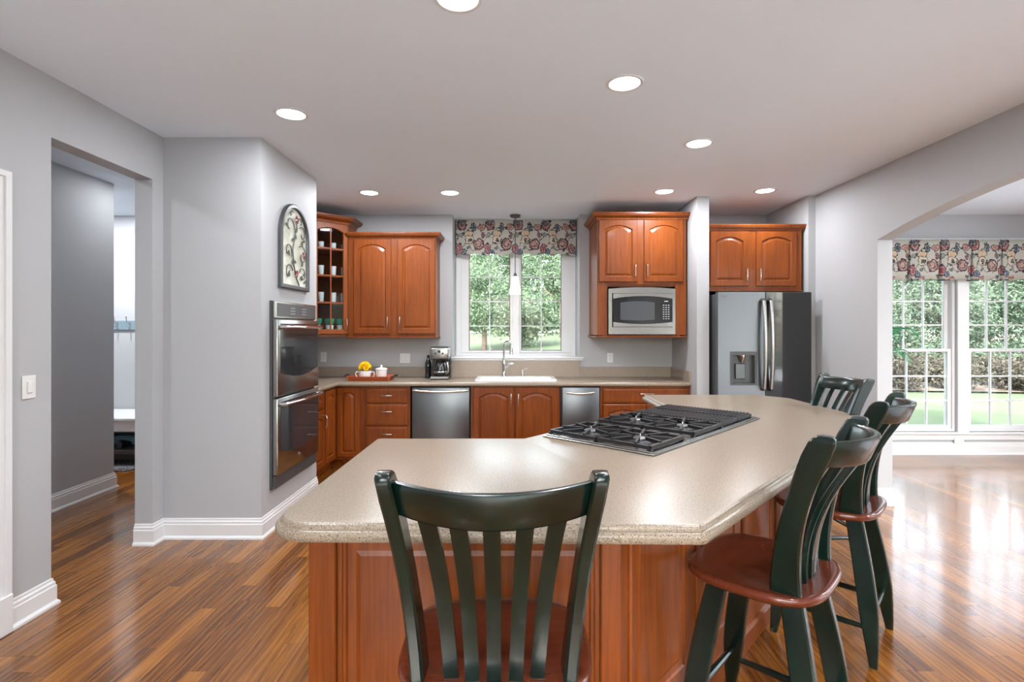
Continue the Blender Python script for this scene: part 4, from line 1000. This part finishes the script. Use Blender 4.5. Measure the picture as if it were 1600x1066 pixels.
# ------------------------------------------------------------------ stools
def stool():
    root = thing('bar_stool', 'x', 'bar stool', (0, 0, 0), 0)
    ZS = .655
    # saddle seat: superellipse outline, slightly narrower at the rear
    n = 56
    def outl(k):
        pts = []
        for i in range(n):
            a = 2 * PI * i / n; cx = math.copysign(abs(math.cos(a)) ** .6, math.cos(a)); sy = math.copysign(abs(math.sin(a)) ** .68, math.sin(a))
            if math.sin(a) > 0: cx = math.copysign(abs(math.cos(a)) ** .55, math.cos(a)); sy = abs(math.sin(a)) ** .62
            x = .248 * cx * (1 + .03 * sy); y = (.232 if sy > 0 else .215) * sy
            pts.append((x * k, y * k))
        return pts
    def dip(x, y, k): return -.016 * math.exp(-((y + .03) ** 2) / .02) * (1 - (x / .245) ** 2 * .8) * (k < 1) - .0
    ks = [(.80, -.040), (.93, -.036), (.985, -.024), (1.0, -.012), (.985, -.003), (.955, 0)]
    loops = [[(x, y, ZS + z) for x, y in outl(k)] for k, z in ks]
    for k in (.90, .80, .68, .54, .40, .26, .13): loops.append([(x, y, ZS + dip(x, y, k) * min(1, (1 - k) * 2.2)) for x, y in outl(k)])
    MB().loops(loops, True, True).build('seat', M_seat, root, ang=50)
    # back: posts splay out and lean back; rail bows backwards
    def lean(z):      # y of the back plane at height z
        t = max(0, (z - ZS) / .53)
        return -.115 - .130 * t ** 1.5 + .012 * math.sin(PI * t)
    def half(z):      # x of post centre at height z
        t = (z - ZS) / .53
        return .180 + .048 * t + .011 * t * t
    def pr_post(sx):
        loops = []; zs = [ZS - .012] + [ZS + .515 * i / 16 for i in range(1, 15)]
        for z in zs:
            t = (z - ZS) / .53; wy = .046 - .012 * math.sin(PI * min(1, max(t, 0)) * .9); tx = .016 + .002 * t; x = sx * half(z); y = lean(z); b = .006
            # rounded rectangle, broad side facing sideways
            sec = [(-tx + b, -wy), (tx - b, -wy), (tx, -wy + b), (tx, wy - b), (tx - b, wy), (-tx + b, wy), (-tx, wy - b), (-tx, -wy + b)]
            loops.append([(x + a, y + c_, z) for a, c_ in sec])
        for dz, sc in ((.492, .98), (.505, .86), (.513, .62), (.516, .3)):
            z = ZS + dz; wy = .036; tx = .018; x = sx * half(z); y = lean(z); b = .006
            sec = [(-tx + b, -wy), (tx - b, -wy), (tx, -wy + b), (tx, wy - b), (tx - b, wy), (-tx + b, wy), (-tx, wy - b), (-tx, -wy + b)]
            s2 = .93 if sc > .8 else .8
            loops.append([(x + a * s2, y + c_ * sc, z) for a, c_ in sec])
        return MB().loops(loops, True, True)
    for sx in (-1, 1): pr_post(sx).build('back_post', M_green, root, ang=40)
    def arc(u, depth): return -depth * (1 - u * u)
    loops = []; m = 20
    for i in range(m + 1):
        u = -1 + 2 * i / m; zt, zb = 1.150, 1.068
        zb_ = zb - .006 * (1 - u * u)
        r_ = []
        for z, th in ((zb_, .010), (zb_ + .006, .014), (zt - .012, .014), (zt - .003, .010)):
            r_.append((half((zt + zb) / 2) * .955 * u, lean(z) + arc(u, .095) - th, z))
        r_.append((half((zt + zb) / 2) * .955 * u, lean(zt) + arc(u, .095), zt))
        for z, th in ((zt - .003, .010), (zt - .012, .014), (zb_ + .006, .014), (zb_, .010)):
            r_.append((half((zt + zb) / 2) * .955 * u, lean(z) + arc(u, .095) + th, z))
        loops.append(r_)
    MB().loops(loops, True, True).build('top_rail', M_green, root, ang=50)
    for k in range(5):
        u = (k - 2) / 3.0; loops = []
        for i in range(13):
            z = ZS - .014 + (1.074 - ZS + .014) * i / 12; t = (z - ZS) / .42
            x = half(z) * u * (.86 + .10 * t); y = lean(z) * (1 - .0) + arc(u, .035 + .06 * max(0, t)) * 1.0 + .01
            if t > 0: y += -.0 + .018 * math.sin(PI * min(1, t))
            hw = .0165 + .0025 * t; th = .0075
            ca = 1; sl = .30 * u
            loops.append([(x - hw, y - th + hw * sl, z), (x, y - th * 1.2, z), (x + hw, y - th - hw * sl, z), (x + hw, y + th - hw * sl, z), (x, y + th * 1.2, z), (x - hw, y + th + hw * sl, z)])
        MB().loops(loops, True, True).build('slat', M_green, root, ang=40)
    # legs: flat, wide, tapering towards the foot, splayed
    def leg(sx, sy):
        top = Vector((sx * .125, sy * .115, ZS - .030)); bot = Vector((sx * .208, sy * .205, 0)); loops = []
        for i in range(15):
            t = i / 14; p_ = top.lerp(bot, t)
            p_.y += sy * .010 * math.sin(PI * t)
            w_ = .034 + .004 * math.sin(PI * t) if t < .62 else .0375 - .022 * ((t - .62) / .38) ** 1.2
            h_ = .017 if t < .7 else .017 - .004 * (t - .7) / .3
            b = .005
            sec = [(-h_ + b, -w_), (h_ - b, -w_), (h_, -w_ + b), (h_, w_ - b), (h_ - b, w_), (-h_ + b, w_), (-h_, w_ - b), (-h_, -w_ + b)]
            ang = sx * sy * .0
            loops.append([(p_.x + a, p_.y + c_, p_.z) for a, c_ in sec])
        return MB().loops(loops, True, True)
    for sx in (-1, 1):
        for sy in (-1, 1): leg(sx, sy).build('leg', M_green, root, ang=40)
    def at(sx, sy, z):
        t = (ZS - .03 - z) / (ZS - .03); p_ = Vector((sx * .125, sy * .115, 0)).lerp(Vector((sx * .208, sy * .205, 0)), t)
        p_.y += sy * .010 * math.sin(PI * t); p_.z = z; return p_
    def rung(a, b):
        pts = [a.lerp(b, i / 8) for i in range(9)]
        MB().tube(pts, [.009, .011, .0125, .0135, .014, .0135, .0125, .011, .009], 10).build('stretcher', M_green, root)
    for sy, z in ((1, .20), (-1, .20)): rung(at(-1, sy, z), at(1, sy, z))
    for sx in (-1, 1): rung(at(sx, -1, .155), at(sx, 1, .155))
    return root
s0 = stool()
a45 = math.atan2(n2.y, n2.x) - PI / 2
spots = [((-.047, 1.388), 0, 'dark green slatted stool with red-brown seat seen from behind at the island front'),
         ((.895, 1.868), a45, 'dark green slatted stool nearest along the angled island side, full seat visible'),
         ((1.568, 2.60), a45, 'dark green slatted stool second along the angled island side'),
         ((1.990, 3.54), PI / 2, 'dark green slatted stool at the far right end of the island, only its back visible')]
for i, (p_, rz, lb) in enumerate(spots):
    o = s0 if i == 0 else copy_tree(s0)
    o.location = (p_[0], p_[1], 0); o.rotation_euler = (0, 0, rz); o['label'] = lb; o['group'] = 'stools around the kitchen island'

# pale rugs added out of view to bounce light onto the ceilings
M_bounce_wool = mat('ivory_bounce_wool', rough=.95); v = coords(M_bounce_wool); L(M_bounce_wool, ramp(M_bounce_wool, noise(M_bounce_wool, v, 90, 3), [(.3, (.62, .62, .62, 1)), (.7, (.76, .76, .76, 1))]), P(M_bounce_wool).inputs['Base Color']); bump(M_bounce_wool, noise(M_bounce_wool, v, 300, 2), .3, .003)
def rug(x0, x1, y0, y1, label):
    t = thing('bounce_rug', label, 'rug', ((x0 + x1) / 2, (y0 + y1) / 2, .001))
    MB().box(x0, x1, y0, y1, .001, .013, .004).build('pile', M_bounce_wool, t)
    sweep(MB(), [(x0, y0), (x0, y1), (x1, y1), (x1, y0)][::-1], [(0, .001), (.012, .001), (.012, .010), (0, .012)], True).build('border_binding', M_trim, t)
rug(-2.1, 2.7, -2.8, -.25, 'large ivory wool rug added behind the camera to bounce light up')
rug(3.6, 6.3, -.8, 2.3, 'ivory wool rug added in the near breakfast room to bounce light up')
# ------------------------------------------------------------------ mudroom
c = thing('mudroom_bench', 'white mudroom bench with an open shelf seen through the passage', 'bench', (-4.6, 5.8, 0))
MB().box(-5.6, -3.9, 5.62, 6.28, .50, .535, .008).build('seat', M_trim, c)
MB().box(-5.58, -5.54, 5.65, 6.28, 0, .499).box(-3.96, -3.92, 5.65, 6.28, 0, .499).box(-5.54, -3.96, 5.65, 5.67, .385, .499).box(-5.54, -3.96, 6.26, 6.28, .0, .499).build('frame', M_trim, c)
MB().box(-5.54, -3.96, 5.64, 6.26, .17, .19).build('shelf', M_pewter, c)
c = thing('coat_hook_rail', 'blue-grey coat hook rail on the mudroom back wall', 'coat rack', (-4.7, 6.29, 1.53))
MB().box(-5.4, -4.1, 6.278, 6.299, 1.475, 1.585, .003).build('board', M_hookboard, c)
for i in range(9):
    x = -5.30 + i * .145
    MB().box(x - .012, x + .012, 6.272, 6.278, 1.49, 1.57, .002).tube([(x, 6.272, 1.55), (x, 6.235, 1.56), (x, 6.225, 1.60), (x, 6.222, 1.62)], .006, 8).tube([(x, 6.272, 1.51), (x, 6.235, 1.49), (x, 6.22, 1.505), (x, 6.218, 1.52)], .006, 8).lathe([(0, 1.615), (.011, 1.622), (.011, 1.63), (0, 1.638)], x, 6.222, 10).build('hook', M_chrome, c)
def shoe(x, y, z, rz, label):
    sec = []
    M_ = Matrix.Translation((x, y, z)) @ Matrix.Rotation(rz, 4, 'Z')
    for t, w_, h_ in ((0, .030, .075), (.08, .034, .085), (.3, .032, .075), (.5, .036, .055), (.75, .043, .045), (.92, .036, .038), (1, .018, .028)):
        yy = t * .27; sec.append([(w_ * math.cos(a), yy, max(0, h_ * .5 + h_ * .5 * math.sin(a)) if math.sin(a) > -.6 else 0) for a in [2 * PI * q / 14 for q in range(14)]])
    o = MB().loops(sec, True, True, M=M_).build('shoe', M_shoe, loc=(x, y, z)); tag(o, label, 'shoe')
shoe(-4.42, 5.70, .191, .4, 'black shoe on the bench shelf, toe pointing inward')
shoe(-4.28, 5.72, .191, .1, 'black shoe on the bench shelf, rightmost of the row')
shoe(-4.56, 5.74, .191, .9, 'black shoe lying angled at the left of the bench shelf')
cl = MB(); g = []
for i in range(13):
    for j in range(9):
        x = -4.60 + .55 * i / 12; y = 5.85 + .25 * j / 8; g.append((x, y, .30 + .05 * math.sin(i * 1.1) * math.cos(j * .8) + .09 * math.sin(PI * i / 12)))
cl.add(g, [(i * 9 + j, i * 9 + j + 1, i * 9 + j + 10, i * 9 + j + 9) for i in range(12) for j in range(8)])
bx_ = cl; cl.box(-4.58, -4.07, 5.87, 6.08, .191, .29, .02)
tag(cl.build('folded_towel', M_bluecloth, loc=(-4.3, 5.95, .191)), 'pale blue folded cloth behind the shoes under the bench', 'towel')
tag(MB().box(-5.2, -4.02, 5.50, 5.95, .001, .012, .004).box(-5.16, -4.06, 5.53, 5.92, .012, .018, .002).build('door_mat', M_rug, loc=(-4.6, 5.8, 0)), 'mottled grey mat on the floor under the mudroom bench', 'mat')

# ------------------------------------------------------------------ palm in the breakfast room
PX, PY = 3.72, 5.5
c = thing('potted_palm', 'green potted palm half hidden behind the arch wall by the breakfast windows', 'plant', (PX, PY, 0))
MB().lathe([(0, 0.001), (.12, .001), (.15, .25), (.165, .30), (.15, .30), (.14, .26), (0, .25)], PX, PY, 24).build('pot', M_porc, c)
MB().tube([(PX, PY, .25), (PX + .01, PY, .7), (PX, PY, 1.02)], [.022, .018, .012], 10).build('stem', M_bark, c)
for k in range(11):
    a = k * 2 * PI / 11 + .02; ln = .37 + .04 * (k % 3); fr_ = MB(); pts = []
    up = .36 if k % 2 else .58
    for i in range(15):
        t = i / 14; r_ = ln * t; pts.append(Vector((PX + r_ * math.cos(a), PY + r_ * math.sin(a), 1.02 + up * math.sin(t * PI * .62) - .18 * t * t)))
    fr_.tube(pts, [.004 * (1 - .7 * i / 14) for i in range(15)], 6)
    d2 = Vector((-math.sin(a), math.cos(a), 0))
    for i in range(2, 15):
        for s in (-1, 1):
            p0 = pts[i]; L_ = .16 * math.sin(PI * (.15 + .75 * i / 14)); fw = (pts[i] - pts[i - 1]).normalized()
            tip = p0 + d2 * s * L_ * .8 + fw * L_ * .6 - Vector((0, 0, L_ * .35)); md = p0.lerp(tip, .45) + Vector((0, 0, .008))
            fr_.add([p0, md + fw * .009, tip, md - fw * .009], [(0, 1, 2, 3)])
    fr_.build('frond', M_leafy, c, smooth=False)

# ------------------------------------------------------------------ outdoors
def gz(x, y):
    s = max(0., y - 8)
    return -.32 + .068 * min(s, 40) + (.10 * math.sin(x * .25 + 1) * min(1, s / 6)) + max(0, -x - 2) * .012 * min(1, s / 10)
def ground(name, x0, x1, y0, y1, n, m_, dz=0, m=40):
    vs = []; fs = []
    for i in range(n + 1):
        for j in range(m + 1):
            x = x0 + (x1 - x0) * i / n; y = y0 + (y1 - y0) * j / m; vs.append((x, y, gz(x, y) + dz))
    for i in range(n):
        for j in range(m): a = i * (m + 1) + j; fs.append((a, a + m + 1, a + m + 2, a + 1))
    return struct(MB().add(vs, fs).build(name, m_))
ground('lawn', -60, 60, -30, 75, 60, M_grass, 0, 60)
M_bounce_slab = mat('pale_bounce_slab', (.78, .78, .80, 1), .9)  # pale unseen slabs added to bounce neutral sunlight onto the ceilings
def slab(name, b): struct(boxobj(name, b, M_bounce_slab))
slab('bounce_slab_rear', (-14, 10, -16, -3.13, -.3, -.04)); slab('bounce_slab_side', (6.73, 16, -3.12, 5.6, -.3, -.06))
ground('gravel_drive', -40, 9, 30, 31.4, 30, M_gravel, .04, 6)
ground('mulch_bed', 8.2, 34, 12.6, 30, 30, M_mulch, .05, 30)
def leaves(cx, n, rx, rz, zc, size, seed, conic=False, flat=.0):
    rs = np.random.RandomState(seed)
    # clustered points in an ellipsoid / cone
    nc = 60
    if conic:
        h = rs.rand(nc) ** .8; ang = rs.rand(nc) * 2 * PI; rr = (1 - h) * rx * (.55 + .45 * rs.rand(nc))
        C_ = np.stack([rr * np.cos(ang), rr * np.sin(ang), zc - rz + 2 * rz * h], 1); sd = np.stack([.30 * rx * (1.1 - h)] * 2 + [.10 * rx + 0 * h], 1)
    else:
        d = rs.randn(nc, 3); d /= np.linalg.norm(d, axis=1)[:, None]; r = .45 + .5 * rs.rand(nc)[:, None]
        C_ = d * r * [rx, rx, rz] + [0, 0, zc]; sd = np.full((nc, 3), .20 * rx); sd[:, 2] *= .6
    idx = rs.randint(0, nc, n); p = C_[idx] + rs.randn(n, 3) * sd[idx] * .8
    a = rs.randn(n, 3); a /= np.linalg.norm(a, axis=1)[:, None]; b = rs.randn(n, 3); b -= a * (a * b).sum(1)[:, None]; b /= np.linalg.norm(b, axis=1)[:, None]
    s = size * (.6 + .8 * rs.rand(n))[:, None]
    q = np.stack([p - a * s, p + b * s * .5, p + a * s, p - b * s * .5], 1).reshape(-1, 3)
    me = bpy.data.meshes.new('foliage'); me.vertices.add(4 * n); me.vertices.foreach_set('co', q.ravel())
    me.loops.add(4 * n); me.loops.foreach_set('vertex_index', np.arange(4 * n)); me.polygons.add(n)
    me.polygons.foreach_set('loop_start', np.arange(n) * 4); me.polygons.foreach_set('loop_total', np.full(n, 4)); me.update(calc_edges=True)
    return me
def trunk_mesh(h, r, br, seed):
    rnd = random.Random(seed); mb = MB(); pts = [(0, 0, -.3), (.02, 0, h * .3), (-.03, .04, h * .7), (.02, .02, h)]
    mb.tube(pts, [r * 1.2, r, r * .7, r * .3], 9)
    for i in range(br):
        a = rnd.random() * 6.28; z = h * (.35 + .5 * rnd.random()); L_ = h * .22
        mb.tube([(0, 0, z), (L_ * .5 * math.cos(a), L_ * .5 * math.sin(a), z + L_ * .35), (L_ * math.cos(a), L_ * math.sin(a), z + L_ * .7)], [r * .4, r * .28, r * .12], 6)
    me = bpy.data.meshes.new('trunk'); me.from_pydata([tuple(v) for v in mb.v], [], mb.f); me.materials.append(M_bark); me.shade_smooth(); return me
protos = {}
def proto(kind):
    if kind not in protos:
        if kind == 'broad': f, t = leaves(0, 17000, 3.0, 3.0, 3.9, .095, 3), trunk_mesh(6, .20, 7, 1); f.materials.append(M_leaf)
        elif kind == 'tall': f, t = leaves(0, 14000, 2.6, 3.6, 6.2, .11, 5), trunk_mesh(8.5, .22, 7, 4); f.materials.append(M_leaf)
        elif kind == 'fir': f, t = leaves(0, 17000, 2.6, 3.6, 3.9, .08, 8, True), trunk_mesh(7, .16, 6, 2); f.materials.append(M_fir)
        elif kind == 'bush': f, t = leaves(0, 3500, .95, .55, .6, .06, 9), trunk_mesh(.8, .04, 6, 3); f.materials.append(M_brush)
        elif kind == 'shrub': f, t = leaves(0, 5500, 1.5, 1.1, 1.2, .08, 11), trunk_mesh(1.6, .06, 6, 6); f.materials.append(M_leaf)
        protos[kind] = (f, t)
    return protos[kind]
def tree(kind, x, y, s, rz, label, group=None, name='tree'):
    f, t = proto(kind); r = thing(name, label, 'tree' if name == 'tree' else 'shrub', (x, y, gz(x, y)), rz, group); r.scale = (s, s, s)
    for nm, me in (('foliage', f), ('trunk', t)):
        o = bpy.data.objects.new(nm, me); COL.objects.link(o); o.parent = r
# seen through the kitchen window
G1 = 'broad-leaved trees beyond the gravel drive'; lab1 = 'leafy green tree beyond the gravel drive, seen through the sink window'
for i, (x, y, s, k) in enumerate(((-6.5, 36, .85, 'broad'), (-1.2, 36, .85, 'broad'), (4.6, 36, .85, 'broad'), (-3.9, 41.5, .95, 'broad'), (1.9, 41.5, .95, 'broad'), (7.8, 41, .95, 'broad'), (-9.8, 41.5, .95, 'broad'), (-13, 36, .85, 'broad'), (10.5, 36, .85, 'broad'))):
    tree(k, x, y, s, i * 1.3, lab1, G1)
tree('broad', -1.15, 20.5, .50, .4, 'low-branched leafy tree on the lawn, seen through the left sink window sash')
tree('tall', 2.45, 27, .52, 2.0, 'dark-trunked tree on the lawn, leftmost of the pair in the right sash')
tree('tall', 3.3, 24, .50, .7, 'dark-trunked tree on the lawn, rightmost of the pair in the right sash')
for i, x in enumerate((-8.5, -6, -3.6, -1.3, .9, 3.0, 5.2, 7.5)):
    tree('shrub', x, 33.6 + .3 * (i % 2), 1.15, i * 1.9, 'rounded green shrub in the hedge row beyond the gravel drive', 'hedge shrubs beyond the gravel drive', 'shrub')
tree('shrub', .6, 22.5, .95, 1.0, 'loose green shrub on the lawn beside the low-branched tree', None, 'shrub')
# seen through the breakfast room windows
G2 = 'evergreens beyond the breakfast room windows'; lab2 = 'dense evergreen tree beyond the lawn, seen through the breakfast room windows'
for i, (x, y, s) in enumerate([(10.6 + 2.3 * k, 15.6 + .3 * math.sin(k * 2.3), .56 + .04 * (k % 3)) for k in range(5)] + [(11.7 + 2.5 * k, 18.6, .66) for k in range(5)] + [(24, 15, .6), (26, 10, .6), (27, 5, .6), (27, 0, .6)]):
    tree('fir', x, y, s, i * 2.1, lab2, G2)
G3 = 'low brush under the evergreens'; lab3 = 'low brown brush at the edge of the lawn, under the evergreens'
for i in range(14): tree('bush', 9.4 + (i % 7) * 1.5, 12.9 + .1 * math.sin(i * 2) + 1.25 * (i > 6), .68, i * 1.7, lab3, G3, 'shrub')
for i, (x, y) in enumerate(((8.2, 15.2), (23.0, 18.5), (9.3, 18.4))):
    tree('shrub', x, y, 1.0, i * 2, ['leafy shrub at the near left end of the evergreen row', 'leafy shrub at the far right end of the evergreens', 'leafy shrub behind the left end of the evergreen row'][i], None, 'shrub')
# garden behind the house so that the rear glazing sees something
for i, (x, y) in enumerate(((-12, -20), (-4, -21), (4, -20), (12, -19))): tree('broad', x, y, .8, i, 'leafy tree in the garden behind the camera', 'trees behind the house')
